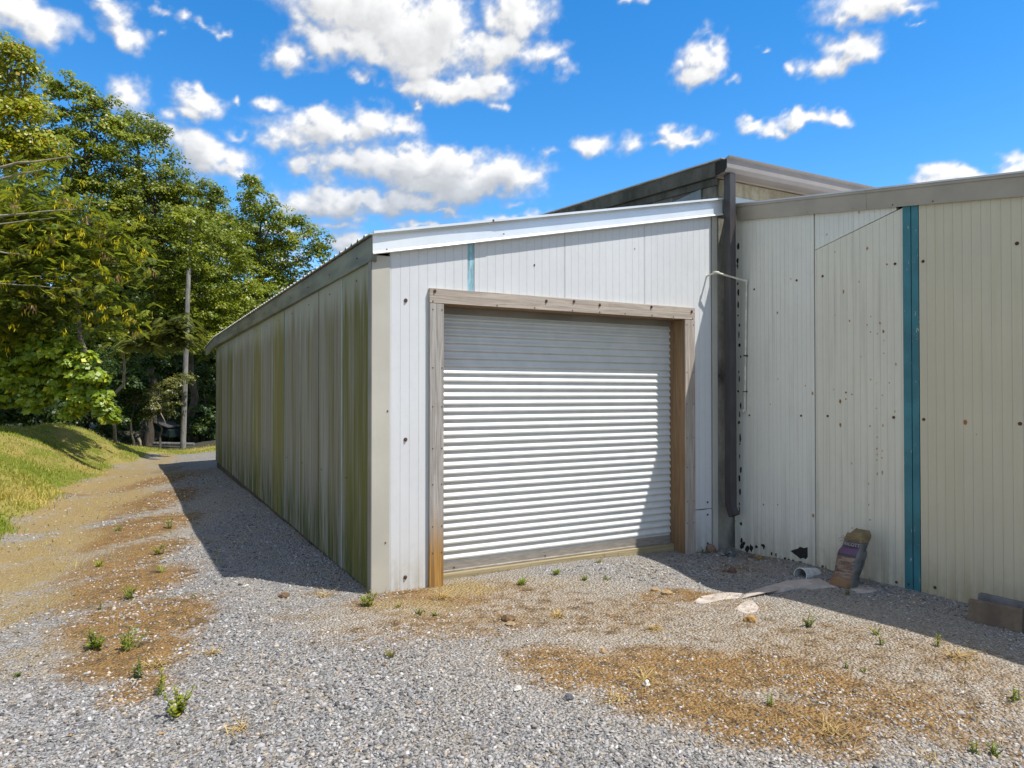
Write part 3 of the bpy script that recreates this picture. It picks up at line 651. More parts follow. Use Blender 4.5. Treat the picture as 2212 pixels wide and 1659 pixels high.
MB().prism_x([(6.692, 4.815), (YF-.004, 4.80), (YF-.004, 4.98), (6.692, 4.985)], GX0+.02, XE).build('soffit', m_soffit, main)
SR = .062
MB().prism_x([(6.69, 4.97), (6.69, 4.80), (21.9, 4.80+SR*15.2), (21.9, 4.97+SR*15.2)], 6.60, 6.645).build('rake_fascia', m_rake, main)
MB().prism_x([(6.70, 4.79), (6.70, 4.70), (21.9, 4.70+SR*15.2), (21.9, 4.79+SR*15.2)], 6.646, 6.673).build('rake_fascia', m_rake, main)
MB().prism_x([(6.56, 4.99), (6.56, 5.005), (22.2, 5.005+SR*15.6), (22.2, 4.975+SR*15.6)], 6.59, XE+.2).build('roof', m_roof, main)
MB().box(6.706, 6.806, 6.53, 6.64, .52, 4.818).build('downspout', m_spout, main, .006)
sp = bpy.data.objects['downspout']
MB().loft([[(6.708, 6.532, .53), (6.804, 6.532, .53), (6.804, 6.638, .53), (6.708, 6.638, .53)], [(6.709, 6.475, .44), (6.805, 6.475, .44), (6.805, 6.575, .395), (6.709, 6.575, .395)]], caps=False).build('spout_elbow', m_spout, sp)
MB().box(6.700, 6.812, 6.524, 6.645, 3.62, 3.64).build('spout_joint', m_spout, sp)
MB().box(6.70, 6.81, 6.642, YF+.01, 2.2, 2.23).build('spout_strap', m_spout, sp)

# ------------------------------------------------------------------ right wing
wing = thing('panel_wing', 'right-hand wing of tall cream and grey panels with peeling teal posts and a metal rake', 'building', (XW, 3.5, 0))
k_ = XW/6.88
def wz(y): return 2+(4.217+.15*(y-6.56)-2)*k_             # underside of rake trim
def wpanel(y0, y1, m, z0=-.3, name='wall_panel'): return MB().prism_x([(y0, z0), (y1, z0), (y1, wz(y1)+.08), (y0, wz(y0)+.08)], XW, XW+.07).build(name, m, wing, .002)
S1, T1, T2, T3 = 5.411*k_, 4.356*k_, 4.270*k_, 4.197*k_
wpanel(S1+.007, YF-.03, m_wing)
d0, d1 = (5.40*k_, 2+1.632*k_), (4.414*k_, 2+1.869*k_)
MB().prism_x([(T1+.002, -.3), (S1-.007, -.3), (S1-.007, d0[1]-.003), (d1[0], d1[1]-.003), (T1+.002, d1[1]+.01)], XW+.002, XW+.07).build('wall_panel', m_wing2, wing, .002)
MB().prism_x([(S1-.007, d0[1]+.005), (d1[0]+.01, d1[1]+.005), (d1[0]+.02, wz(d1[0])+.08), (S1-.007, wz(S1)+.08)], XW+.004, XW+.07).build('wall_panel', m_wing, wing, .001)
MB().box(XW+.05, XW+.09, T3-.02, S1+.03, -.3, 4.1).build('joint_backing', m_dark, wing)
MB().prism_x([(T2+.004, -.3), (T1, -.3), (T1, wz(T1)+.03), (T2+.004, wz(T2)+.03)], XW-.004, XW+.05).build('post', m_teal, wing, .002)
MB().prism_x([(T3, -.3), (T2-.004, -.3), (T2-.004, wz(T2)+.03), (T3, wz(T3)+.03)], XW-.002, XW+.05).build('post', m_teal, wing, .002)
ye = T3-.003; i = 0
while ye > -3.5:
    wpanel(ye-1.17, ye-.004, m_wing3); ye -= 1.174
MB().box(XW+.12, 20, -4, -3.9, -.3, 2.9).build('wall_panel', m_wing3, wing)
# rake trim, two lengths, and roof
def wrake(ya, yb, dx):
    rg = []
    for y in np.linspace(ya, yb, 6):
        z = wz(y)
        rg.append([(XW-.002, y, z+.0), (XW-.030-dx, y, z-.004), (XW-.044-dx, y, z+.165), (XW-.056-dx, y, z+.172), (XW-.056-dx, y, z+.196), (XW+.02, y, z+.196), (XW-.002, y, z+.15)])
    return MB().loft(rg).build('rake_trim', m_wtrim, wing)
m_wtrim = plain('tan_grey_rake_metal', (.36, .32, .265), .38, .08, 2, bsc=5, bstr=.2)
m_wroof = plain('pale_roof_sheet', (.55, .55, .55), .35, .08, 2, metal=.4)
wrake(YF-.12, 4.78, .004); wrake(4.79, -4, 0)
MB().loft([[(XW-.062, y, wz(y)+.198), (XW-.062, y, wz(y)+.215), (20, y, wz(y)+.215), (20, y, wz(y)+.198)] for y in (YF-.02, -4.1)]).build('roof', m_wroof, wing)
for (px, py, s) in [(1721, 605.6, 1.), (1629.4, 625, .9), (1777, 596.5, 1.), (1933.5, 570, 1.), (1994, 564.6, 1.1), (1619, 897, .9), (1730.7, 898, 1.), (1788, 898.7, 1.), (1930.7, 901.7, 1.1), (1995.7, 906, 1.1), (2203.7, 915.4, 1.2), (2197, 526, 1.2), (1777, 1223.5, 1.), (1936.7, 1257.6, 1.), (1963, 1262, 1.), (2020, 1269, 1.1), (1680, 1090, .45), (1649.7, 1090, .45)]:
    p_ = onx(px, py, XW); bolt(wing, p_, BX, s*.78)
for (px, py) in [(1750, 540), (1933, 543), (1664, 562), (1724, 565), (1847, 560), (2020, 544)]:
    y = onx(px, py, XW)[1]; bolt(wing, (XW-.033, y, wz(y)+.02), BX, .4)
m_peel = plain('bare_black_backing', (.02, .019, .018), .8, .3, 40)
# peeled paint near the foot of the first panel
def patch(pts):
    global pe; pe = MB()
    P = [onx(x, y, XW) for x, y in pts]
    pe.loft([[(XW-.0035, q[1], q[2]) for q in P], [(XW+.01, q[1], q[2]) for q in P]]).build('peeled_patch', m_peel, wing)
patch([(1708,1190),(1716,1187),(1724,1185),(1728,1181),(1737,1184),(1744.6,1182),(1745,1203),(1741,1208),(1735,1205),(1729,1207),(1722,1201),(1714,1195)])
def spot(x, y, a, b, m, name):
    n = 9; P = [onx(x+a*cos(2*pi*i/n)*(.7+.5*random.random()), y+b*sin(2*pi*i/n)*(.7+.5*random.random()), XW) for i in range(n)]
    MB().loft([[(XW-.0028, q[1], q[2]) for q in P], [(XW+.01, q[1], q[2]) for q in P]]).build(name, m, wing)
m_rusts = plain('orange_rust', (.46, .19, .035), .8, .35, 70); m_rustp = plain('pale_rust_stain', (.50, .37, .20), .7, .15, 40)
for (x, y, a, b) in [(1908,716,2.4,5),(1900.6,698,2,4.2),(1880.6,717,1.4,1.8),(1881,684,1.2,1.6),(1895,721,1.4,1.4),(1909,735,1.5,1.5),(1835,693,1.4,3),(1873,702,1.3,2.4),(1860,770,1,1),(1916,571,2.2,2.6),(1909,763,1.2,1.2),(1880.6,820,1.6,2),(1921,827,1.4,1.4),(1935,787,1.6,4),(1815,867,2.8,6),(1827,848,2.3,2.6),(1840,852,1.8,2.2),(1827,862,2,2),(1815,918,2.5,5.6),(1801,841,1,1.2),(1894,827,1.2,1.2),(1906,854,1.6,2),(1893,882,1.1,1.3),(1879,920,2,3),(1907,919,2.2,4),(1895,944,1.3,1.5),(1894,969,1.8,3),(1906,974,1.6,2),(1894,994,1.6,2),(1905,989,1.4,1.6),(1906,1021,2,6),(1895,1024,1.6,4),(1879,1123,2.4,2.6),(1649,1090,1.3,3),(1664,873,1,2),(1822,630,1.4,6)]:
    big_ = a > 1.7 and y not in (919, 1021, 1123, 920)
    spot(x, y, a*.8, b*.8, m_rusts if (big_ or a < 1.5) else m_rustp, 'rust_spot')
for (x, y, a, b) in [(1603,1180,4,7),(1614,1186,5,9),(1623,1184,4,9),(1634,1181,3,4),(1650,1181,3,6),(1646,1178,2,3),(1667,1196,2,5),(1676,1199,2,5),(1696,1206,2.4,3),(1704,1209,2.4,3),(1713,1213,2.4,5),(1727,1215,6,3),(1737,1218,5,3),(1607,1174,3,5),(1602,1168,3,6)]:
    n = 9; patch([(x+a*cos(2*pi*i/n)*(.6+.6*random.random()), y+b*sin(2*pi*i/n)*(.6+.6*random.random())) for i in range(n)])
random.seed(5)
for k in range(26):
    z = 3.9-k*.145+random.uniform(-.05, .05); y0 = 6.62+random.uniform(-.03, .02); h = random.uniform(.015, .06); wd = random.uniform(.006, .022)
    MB().loft([[(xx, y0+wd*cos(a)*random.uniform(.6, 1.2), z+h*sin(a)*random.uniform(.6, 1.2)) for a in np.linspace(0, 2*pi, 9)[:-1]] for xx in (XW-.0035, XW+.01)]).build('peeled_patch', m_peel, wing)
# plastic conduit on the wing wall
pc = MB().tube([(XW-.03, 6.50, 1.75), (XW-.03, 6.465, 3.42)], .013, 8).build('conduit', m_pvc, wing, 0, True)
MB().tube([(XW-.03, 6.46, 3.425), (6.515, 6.575, 3.522), (6.497, 6.582, 3.524)], .013, 8).build('conduit', m_pvc, wing, 0, True)
MB().tube([(6.500, 6.57, 3.523), (6.498, YF, 3.50)], .012, 8).build('conduit', m_pvc, wing, 0, True)
for q in [((XW-.03, 6.467, 3.39), (XW-.03, 6.462, 3.43), (XW-.06, 6.47, 3.435)), ((6.54, 6.568, 3.52), (6.498, 6.578, 3.525), (6.498, 6.615, 3.522)), ((XW-.03, 6.525, 1.74), (XW-.03, 6.525, 1.77), (XW-.02, 6.525, 1.77))]:
    MB().tube(q, .018, 8).build('conduit_elbow', m_pvc, pc, 0, True)
MB().box(XW-.046, XW, 6.468, 6.505, 2.46, 2.476).build('conduit_clip', m_boltd, pc)
MB().box(XW-.046, XW, 6.478, 6.515, 2.0, 2.012).build('conduit_clip', m_boltd, pc)

# ------------------------------------------------------------------ things on the yard
# mulch sack
m_sackp = plain('faded_brown_sack', (.30, .20, .145), .5, .25, 9, stretch=(1, 1, 4), bsc=14, bstr=.6)
def sack_mat():
    m, t = mat('printed_plastic_sack'); tc = nd(t, 'ShaderNodeTexCoord').outputs['Object']
    X, Y, Z = sepv(t, tc); n = noise(t, tc, 14, 5, .65); n2 = noise(t, scalev(t, tc, (10, 8, 55)), 1., 4, .7)
    zz = M(t, 'MULTIPLY_ADD', M(t, 'SUBTRACT', n, .5), .05, Z)
    c = mix(t, smooth(t, n2, .40, .60), (.12, .075, .055), (.30, .215, .16))
    c = mix(t, smooth(t, zz, .13, .06), c, (.24, .13, .06))
    c = mix(t, smooth(t, zz, .298, .306), c, (.055, .05, .06))
    c = mix(t, M(t, 'MULTIPLY', smooth(t, zz, .325, .335), smooth(t, zz, .395, .385)), c, mix(t, n, (.10, .045, .12), (.17, .09, .17)))
    c = mix(t, smooth(t, zz, .40, .41), c, (.10, .07, .11))
    c = mix(t, smooth(t, zz, .452, .468), c, mix(t, n, (.12, .075, .03), (.32, .24, .12)))
    side = M(t, 'LESS_THAN', Y, -.1225)
    gs = mix(t, n, (.10, .10, .095), (.22, .22, .21))
    c = mix(t, M(t, 'MULTIPLY', side, smooth(t, zz, .46, .44)), c, gs)
    out(t, c, .42, M(t, 'ADD', n, M(t, 'MULTIPLY', n2, .5)), 1., .02); return m
sb = at(1812, 1258); sb[0] = 6.52
sack = thing('mulch_sack', 'crumpled purple and brown plastic sack leaning against the panel wall', 'sack', (6.60, 4.80, float(gh(6.60, 4.80))+.0))
rings = []
lean = .15/.52
for k in range(15):
    t = k/14; z = .005+.535*t; hw = .125*(1-.05*sin(t*9))+.006*sin(t*23); hd = .092*(1-.25*t*t)+.010*sin(t*13+1)
    if t > .72: hw *= 1-.10*(t-.72)/.28
    if .66 < t < .76: hw *= .95; hd *= .9
    xo = -.075+lean*z*1.28; yo = -.005*sin(t*7)-.045*t
    rg = []
    for a in range(20):
        th = 2*pi*a/20; cx, sy = cos(th), sin(th)
        px_ = math.copysign(abs(cx)**.55, cx)*hd; py_ = math.copysign(abs(sy)**.45, sy)*hw
        rg.append((xo+px_+.004*sin(a*3+k), yo+py_+.003*sin(a*2.3+k*1.7), z+(.014*math.sin(a*1.1)*t**8)+.02*t**6*sin(a*.7)))
    rings.append(rg)
w0 = wloc(sack)
body = MB().loft([[np.array(v)+w0 for v in r] for r in rings]).build('sack_body', sack_mat(), sack, 0, True)
# raffia spilling from the torn top
tf = MB()
for k in range(70):
    a = random.uniform(0, 2*pi); r = random.uniform(0, .9); p0 = w0+np.array([.075+.045*r*cos(a)-.02, -.045+.10*r*sin(a), .48])
    q = [p0]; d = np.array([random.gauss(-.25, .5), random.gauss(0, .7), random.uniform(.3, 1.)])
    for s in range(4):
        d = d*.8+np.array([random.gauss(-.05, .3), random.gauss(0, .4), -.28]); q.append(q[-1]+d*.03)
    tf.tube(q, [.0025, .0025, .002, .0015, .001], 3)
tf.build('torn_raffia', plain('pale_raffia', (.32, .25, .14), .8, .25, 30), sack)
def text(name, s, size, m, parent, loc, rot, fit=None):
    cu = bpy.data.curves.new(name, 'FONT'); cu.body = s; cu.size = size; cu.align_x = 'CENTER'; cu.align_y = 'CENTER'; cu.extrude = .0008
    o = bpy.data.objects.new(name, cu); COL.objects.link(o); bpy.context.view_layer.update()
    me = bpy.data.meshes.new_from_object(o.evaluated_get(bpy.context.evaluated_depsgraph_get())); me.name = name
    bpy.data.objects.remove(o); me.materials.clear()
    o = link(name, me, m, parent); o.location = loc; o.rotation_euler = rot
    if fit: o.scale = (fit/o.dimensions.x if o.dimensions.x else 1,)*3
    return o
m_ink = plain('faded_white_print', (.42, .40, .42), .6, .1); m_inkd = plain('dark_print', (.03, .03, .035), .6, .1)
tl = math.atan(lean*1.28)
text('front_print', 'FRICOTT', .05, m_ink, sack, (-.075+lean*.43*1.28-.092, -.045, .43), (pi/2-tl, 0, -pi/2))
text('side_print', 'DE PRIMERA PARA TODO', .034, m_inkd, sack, (-.075+lean*.25*1.28+.005, -.150, .25), (pi/2, -(pi/2-tl), 0), .36)
# pale sand washed out below the downspout
m_sand = conc_mat('pale_washed_sand', (.56, .49, .44), (.40, .345, .30), 7)
def sandpatch(pts, h, name='washed_sand'):
    P = [at(x, y) for x, y in pts]; c = np.mean(P, 0); rg = []
    n = len(P)
    for t, hh in ((1.06, -.012), (.93, .006), (.75, h*.6), (.5, h), (.25, h*1.1)):
        r = []
        for j, p in enumerate(P):
            q = c+(p-c)*t*(1+.06*sin(j*2.3)); r.append((q[0], q[1], float(gh(q[0], q[1]))+hh*(1+.35*sin(q[0]*21)*cos(q[1]*17))))
        rg.append(r)
    b = MB().loft(rg, caps=False); n0 = len(b.v); b.f.append(tuple(n0-n+j for j in range(n))); return b
sd = sandpatch([(1590,1297),(1612,1281),(1640,1270),(1672,1262),(1700,1254),(1735,1249),(1770,1250),(1800,1262),(1815,1268),(1780,1270),(1755,1274),(1720,1272),(1690,1279),(1650,1284),(1620,1290)], .024)
for q in ([(1495,1301),(1515,1289),(1550,1283),(1580,1280),(1608,1282),(1600,1292),(1570,1294),(1545,1299),(1520,1305)], [(1585,1316),(1600,1305),(1618,1296),(1628,1300),(1640,1312),(1635,1322),(1615,1325),(1598,1322)], [(1835,1272),(1855,1262),(1880,1266),(1895,1276),(1870,1282),(1850,1282)]):
    e = sandpatch(q, .005); sd.add(e.v, e.f)
kind(sd.build('washed_sand', m_sand, None, 0, True), 'stuff')
# white drain pipe stub
p0 = at(1726, 1248); q0 = np.array([6.62, 5.14, 0]); ax = np.array([.9, .12, -.14]); ax /= np.linalg.norm(ax)
c0 = p0+np.array([.02, 0, .028]); dp = MB()
s_ = np.cross(ax, (0, 0, 1)); s_ /= np.linalg.norm(s_); u_ = np.cross(s_, ax); rg = []
for (d, r) in ((.0, .070), (0., .078), (.04, .078), (.30, .078), (.30, .07), (.02, .069)):
    rg.append([c0+ax*d+r*(cos(2*pi*k/24)*s_+sin(2*pi*k/24)*u_)+(0 if d < .2 else -ax*.05*sin(3*k)*0) for k in range(24)])
o = dp.loft(rg, caps=False).build('drain_pipe', m_pvcg, None, 0, True)
tag(o, 'short white plastic drain pipe sticking out of the gravel beside the mulch sack', 'pipe')
# little wheel in the corner
wc = at(1586, 1199); wc = np.array([6.58, 6.42, float(gh(6.58, 6.42))+.055])
wh = thing('small_wheel', 'small grey wheel lying in the corner under the downspout', 'wheel', wc)
axv = np.array([-.75, -.62, .15]); axv /= np.linalg.norm(axv); s_ = np.cross(axv, (0, 0, 1)); s_ /= np.linalg.norm(s_); u_ = np.cross(s_, axv)
def disc(prof, n=24): return MB().loft([[wc+axv*d+r*(cos(2*pi*k/n)*s_+sin(2*pi*k/n)*u_) for k in range(n)] for d, r in prof])
disc([(-.018, .048), (-.02, .060), (-.01, .068), (.01, .068), (.02, .060), (.018, .048)]).build('tyre', plain('grey_rubber', (.11, .115, .11), .7, .2, 30), wh, 0, True)
disc([(-.010, .047), (.010, .047), (.012, .03), (.022, .018), (.026, .010)]).build('hub', plain('dull_hub', (.20, .21, .20), .5, .2, 30), wh, 0, False)
MB().tube([wc+axv*.03, wc+axv*.03+s_*.07-u_*.045, wc+s_*.12-u_*.05], .007, 6).build('axle_arm', m_boltd, wh)
# two concrete edging slabs
m_slabF = conc_mat('brown_stained_slab', (.22, .165, .115), (.14, .105, .075), 5); m_slabB = conc_mat('grey_slab', (.17, .165, .17), (.10, .10, .10), 5)
def slab(label, a, b, th, h, m, tilt):
    a = np.array(a, float); b = np.array(b, float); d = (b-a); d[2] = 0; L = np.linalg.norm(d); d /= L; nrm = np.array([-d[1], d[0], 0]); nrm = nrm if nrm[0] > 0 else -nrm
    za = float(gh(*a[:2]))-.01; rows = []
    for (q, zz) in ((0, 0), (tilt, h), (tilt+th, h), (th, 0)):
        rows.append((q, zz))
    bb = MB().loft([[np.array([p[0], p[1], za+zz])+nrm*q for q, zz in rows] for p in (a, b)])
    o = bb.build('concrete_slab', m, None, .012); return tag(o, label, 'concrete slab', 'concrete slabs stood on edge')
slab('brown-stained concrete slab on edge, nearest the camera at the wing wall', at(2090, 1341), at(2208, 1369), .055, .195, m_slabF, .02)
d_ = ray(2113, 1277); sB = CAM+d_*((.245-HC)/d_[2]); slab('dark grey concrete slab on edge, behind the brown-stained slab', sB-np.array([.05, 0, 0]), sB-np.array([.05, 0, 0])+np.array([.03, -.60, 0]), .06, .235, m_slabB, .05)
# individual stones and clods
def rock(label, px, py, r, colr, flat=.6, cat='stone', name='stone', group=None, seed=0):
    rg_ = random.Random(seed+int(px)); p = at(px, py); bm = bmesh.new(); bmesh.ops.create_icosphere(bm, subdivisions=2, radius=r)
    ph = [rg_.uniform(0, 6) for _ in range(6)]
    for v in bm.verts:
        n = v.co.normalized(); k = 1+.18*sin(n.x*3+ph[0])+.15*sin(n.y*4+ph[1])+.12*sin(n.z*5+ph[2])+.06*sin(n.x*9+n.y*7+ph[3])
        v.co = Vector((n.x*k*r*1.15, n.y*k*r*.9, n.z*k*r*flat))
    me = bpy.data.meshes.new(name); bm.to_mesh(me); bm.free()
    o = link(name, me, plain(name+'_surface', colr, .9, .22, 30, bsc=70, bstr=.6), None); o.location = (p[0], p[1], p[2]+r*flat*.5); o.rotation_euler.z = rg_.uniform(0, 6)
    return tag(o, label, cat, group)
rock('orange stone alone on sunlit gravel left of the washed-out sand', 1619, 1342, .05, (.38, .22, .08))
rock('yellowish stone in the shade below the first wing panel', 1640, 1207, .045, (.30, .19, .07))
rock('brown stone in front of the mulch sack', 1828, 1268, .05, (.20, .11, .06), .5)
rock('reddish stone at the foot of the white wall beside the door jamb', 1535, 1192, .075, (.24, .15, .10), .8)
rock('dark reddish stone in the shaded corner, left of the pipe', 1582, 1236, .045, (.15, .085, .065), .7)
rock('round white stone among brown litter right of centre', 1397, 1480, .03, (.62, .6, .55), .7)
rock('small white stone at the edge of the grey gravel, lower centre', 1117, 1491, .028, (.58, .55, .5), .7)
rock('dark grey stone in brown litter left of centre right', 1228, 1510, .03, (.13, .13, .14), .7)
rock('small tan stone in gravel below the clod pair', 1302, 1408, .028, (.42, .27, .13), .7)
rock('dark brown clod of soil, larger of the two in front of the door', 1098, 1340, .06, (.17, .105, .05), .55, 'clod', 'soil_clod', 'soil clods')
rock('flat tan clod of soil just below the darker clod before the door', 1102, 1349, .055, (.33, .24, .14), .25, 'clod', 'soil_clod', 'soil clods', 4)
rock('orange clod beside the shadow edge right of the door', 1440, 1283, .06, (.36, .24, .115), .38, 'clod', 'soil_clod', 'soil clods')
rock('pale orange clod behind the orange clod near the shadow edge', 1415, 1276, .05, (.36, .24, .115), .38, 'clod', 'soil_clod', 'soil clods', 2)
rock('flat brown clod at the shed corner on the track gravel', 614, 1290, .06, (.15, .09, .045), .4, 'clod', 'soil_clod', 'soil clods', 1)
# ------------------------------------------------------------------ trees and other plants
m_leaf = colmat('broad_leaf', .42, .38, .45); m_frond = colmat('feathery_leaf', .5, .42, .3)
def bark_mat(name, a, b):
    m, t = mat(name); p = pos(t); n = noise(t, scalev(t, p, (14, 14, 2.5)), 1., 6, .65); n2 = noise(t, p, 3, 4)
    c = mix(t, smooth(t, n, .35, .65), a, b); c = mix(t, M(t, 'MULTIPLY', smooth(t, n2, .5, .75), .5), c, tuple(v*.5 for v in a))
    out(t, c, .95, n, .9, .02); return m
m_bark = bark_mat('dark_bark', (.06, .05, .038), (.13, .11, .085)); m_barkp = bark_mat('pale_bark', (.20, .165, .12), (.34, .29, .22))
def unit(v): return v/(np.linalg.norm(v, axis=-1, keepdims=True)+1e-9)
def leafset(C, R, n_tw, per, L, Wd, cols, seed, droop=.25, spread=.30, inner=.45):
    """C,R clump centres and radii; leaves sit on sprays (small domed twig clusters) spread through each clump's volume"""
    r = np.random.default_rng(seed); Vs = []; Cs = []
    for c, rad in zip(C, R):
        k = max(5, int(n_tw*1.0*rad*rad)+3)
        d = unit(r.normal(size=(k, 3))); rr = inner+(1.04-inner)*r.random(k)**.55
        d[:, 2] *= .9
        tw = c+d*(rad*rr)[:, None]; sr = spread*(.75+.9*r.random(k)); tcol = r.random(k)
        q = per*9
        sp = unit(r.normal(size=(k*q, 3))); sp[:, 2] = np.abs(sp[:, 2])*.9-.30*r.random(k*q)
        ctr = np.repeat(tw, q, 0)+sp*(np.repeat(sr, q)*(.35+.75*r.random(k*q)**.5))[:, None]*np.array([1.05, 1.05, .95])
        n = len(ctr); o = unit(sp*.55+np.repeat(d, q, 0)*.25+np.array([.12, -.16, .62])+r.normal(size=(n, 3))*.42)
        ax = unit(np.cross(o, r.normal(size=(n, 3)))); ax[:, 2] -= droop; ax = unit(ax-o*(ax*o).sum(1, keepdims=True)*.6)
        sd = unit(np.cross(o, ax)); ll = .70*L*(.6+.8*r.random(n))[:, None]; wd = .70*Wd*(.6+.8*r.random(n))[:, None]
        b = ctr; tip = ctr+ax*ll; mid = ctr+ax*ll*.45
        Vs.append(np.stack([b, mid+sd*wd*.5-o*wd*.12, tip, mid-sd*wd*.5-o*wd*.12], 1))
        t = np.clip(.65*np.repeat(tcol, q)+.35*r.random(n), 0, 1)[:, None]
        col = np.array(cols[0])*(1-t)+np.array(cols[1])*t
        odd = r.random(n) < cols[3]; col[odd] = np.array(cols[2])*(.7+.5*r.random(odd.sum()))[:, None]
        Cs.append(col)
    V = np.concatenate(Vs); Cc = np.concatenate(Cs); n = len(V)
    return V.reshape(-1, 3), np.arange(n*4).reshape(-1, 4), np.repeat(Cc, 4, 0)
def wobble(a, b, rg, n=5, amp=.06):
    a, b = np.array(a, float), np.array(b, float); L = np.linalg.norm(b-a); q = []
    for i in range(n+1):
        t = i/n; q.append(a+(b-a)*t+(np.array([rg.gauss(0, 1), rg.gauss(0, 1), rg.gauss(0, .4)])*amp*L*sin(pi*t)))
    return q
def tree(name, label, cat, base, clumps, cols, leaf=(.13, .085), tw=26, per=9, trunk_r=.14, seed=1, group=None, bark=None, lean=(0, 0), spread=.30, inner=.45, limbs=9, droop=.25, mleaf=None):
    rg = random.Random(seed); C = np.array([c[:3] for c in clumps], float); R = np.array([c[3] for c in clumps], float)
    bx, by = base; bz = float(gh(bx, by)); root = thing(name, label, cat, (bx, by, bz), group)
    top = C[:, 2].max(); cm = C.mean(0); hgt = max(2., (C[:, 2].max()-bz)*.72)
    tp = np.array([bx*.45+cm[0]*.55+lean[0], by*.45+cm[1]*.55+lean[1], bz+hgt])
    path = wobble((bx, by, bz-.15), tp, rg, 7, .03)
    mb = MB().tube(path, [trunk_r*1.25]+[trunk_r*(1-.11*i) for i in range(1, 8)], 8)
    mb.build('trunk', bark or m_bark, root, 0, True)
    order = sorted(range(len(C)), key=lambda i: -R[i])[:limbs]
    for i in order:
        j = min(range(2, 8), key=lambda j: np.linalg.norm(np.array(path[j])-C[i])+max(0, path[j][2]-C[i][2])*1.5)
        q = wobble(path[j], C[i]+np.array([0, 0, R[i]*.2]), rg, 4, .07); r0 = trunk_r*.42
        b = MB().tube(q, [r0, r0*.75, r0*.55, r0*.38, r0*.2], 5)
        for s in range(3):
            e = C[i]+R[i]*.8*np.array([rg.gauss(0, .6), rg.gauss(0, .6), rg.gauss(.2, .5)]); b.tube(wobble(q[3], e, rg, 3, .08), [r0*.35, r0*.25, r0*.15, r0*.08], 4)
        b.build('limb', bark or m_bark, root, 0, True)
    v, f, c = leafset(C, R, tw, per, leaf[0], leaf[1], cols, seed, droop, spread, inner)
    mesh_np('crown', v, f, mleaf or m_leaf, root, c)
    return root
def pc(lst, jz=0., seed=0):                               # crown clumps given as photo position, radius and distance
    r = random.Random(seed); o = []
    for (x, y, rad, Z) in lst:
        Z2 = Z+r.uniform(-jz, jz); p = deep(x, y, Z2); o.append((*p, rad*Z2/F))
    return o
DARK = ((.085, .135, .012), (.30, .34, .022), (.32, .27, .04), .05)
MIDG = ((.10, .16, .012), (.35, .39, .022), (.38, .34, .03), .06)
YELL = ((.17, .215, .012), (.46, .45, .018), (.46, .32, .02), .07)
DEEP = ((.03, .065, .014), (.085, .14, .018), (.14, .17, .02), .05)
GT = 'trees behind the grass bank'
def base_at(px, Z):
    p = deep(px, 900, Z); return p[0], p[1]
tree('maple_tree', 'yellow-green maple at the far left edge, rising above the feathery silk tree', 'tree', base_at(-90, 21), pc([(-70,170,90,21),(0,130,48,20),(25,205,62,20.5),(70,268,58,20),(5,300,80,19.5),(90,340,60,20),(-90,330,110,21),(35,110,24,20),(60,150,20,20)], .4), YELL, (.15, .13), 30, 9, .13, 3, GT)
tree('tall_tree', 'tall thin-topped dark green tree poking above the yellow-green maple', 'tree', base_at(185, 27), pc([(105,178,20,27),(120,200,22,27),(160,188,32,27),(195,212,30,27),(225,235,24,27),(170,235,36,27),(150,285,50,27),(205,300,60,27),(130,330,50,26.5),(235,290,34,27),(180,370,70,27),(245,262,16,27)], .6), MIDG, (.17, .13), 20, 8, .13, 5, GT, None, (0, 0), .26, .3)
tree('vine_draped_tree', 'broad dark tree draped with vines, right of the thin-topped tree', 'tree', base_at(320, 29), pc([(270,278,42,29),(318,282,36,29),(345,300,26,29),(300,345,75,29),(350,380,50,28.5),(250,400,80,28),(390,415,45,29),(330,455,85,28.5),(425,432,42,29),(462,405,20,29),(470,430,20,29),(290,520,90,28),(420,500,60,28.5),(200,470,90,27)], .6), DARK, (.15, .12), 24, 9, .18, 8, GT)
tree('broadleaf_tree', 'dense mid-green tree filling the middle of the wood', 'tree', base_at(420, 31), pc([(430,500,70,31),(370,560,90,30),(470,560,80,31),(300,620,90,30),(420,650,90,30),(405,540,34,25.8),(430,490,36,25.8),(400,480,26,25.8),(418,575,20,25.8),(500,640,80,31),(350,700,70,29.5),(455,720,70,30),(260,700,70,29),(470,470,40,31.5)], .7), MIDG, (.16, .11), 22, 9, .19, 13, GT)
tree('leaning_tree', 'loose-crowned green tree nearest the shed eave, sky showing through its top', 'tree', base_at(520, 34), pc([(545,405,22,34),(528,438,26,34),(560,440,34,34),(600,470,30,34),(560,500,52,34),(615,520,44,34),(655,500,26,34),(690,520,24,34),(675,560,30,34),(630,580,48,34),(560,580,60,34),(510,540,50,33.5),(590,640,56,34),(520,650,60,33.5),(705,545,16,34),(545,388,10,34),(640,480,16,34),(575,700,60,34),(525,760,60,33.5)], .8), MIDG, (.19, .13), 17, 8, .16, 21, GT, None, (0, 0), .30, .25, 12)
tree('understory_sapling', 'pale olive sapling in the dark hollow, left of the utility pole', 'tree', base_at(345, 27), pc([(345,850,34,27),(300,826,24,27),(378,838,26,27),(335,885,30,27),(372,880,24,27),(290,860,20,27),(400,815,18,27)], .3), ((.09,.11,.035), (.26,.27,.08), (.40,.34,.04), .12), (.14, .07), 34, 8, .05, 31, None, None, (0, 0), .18, .2, 4, .5)
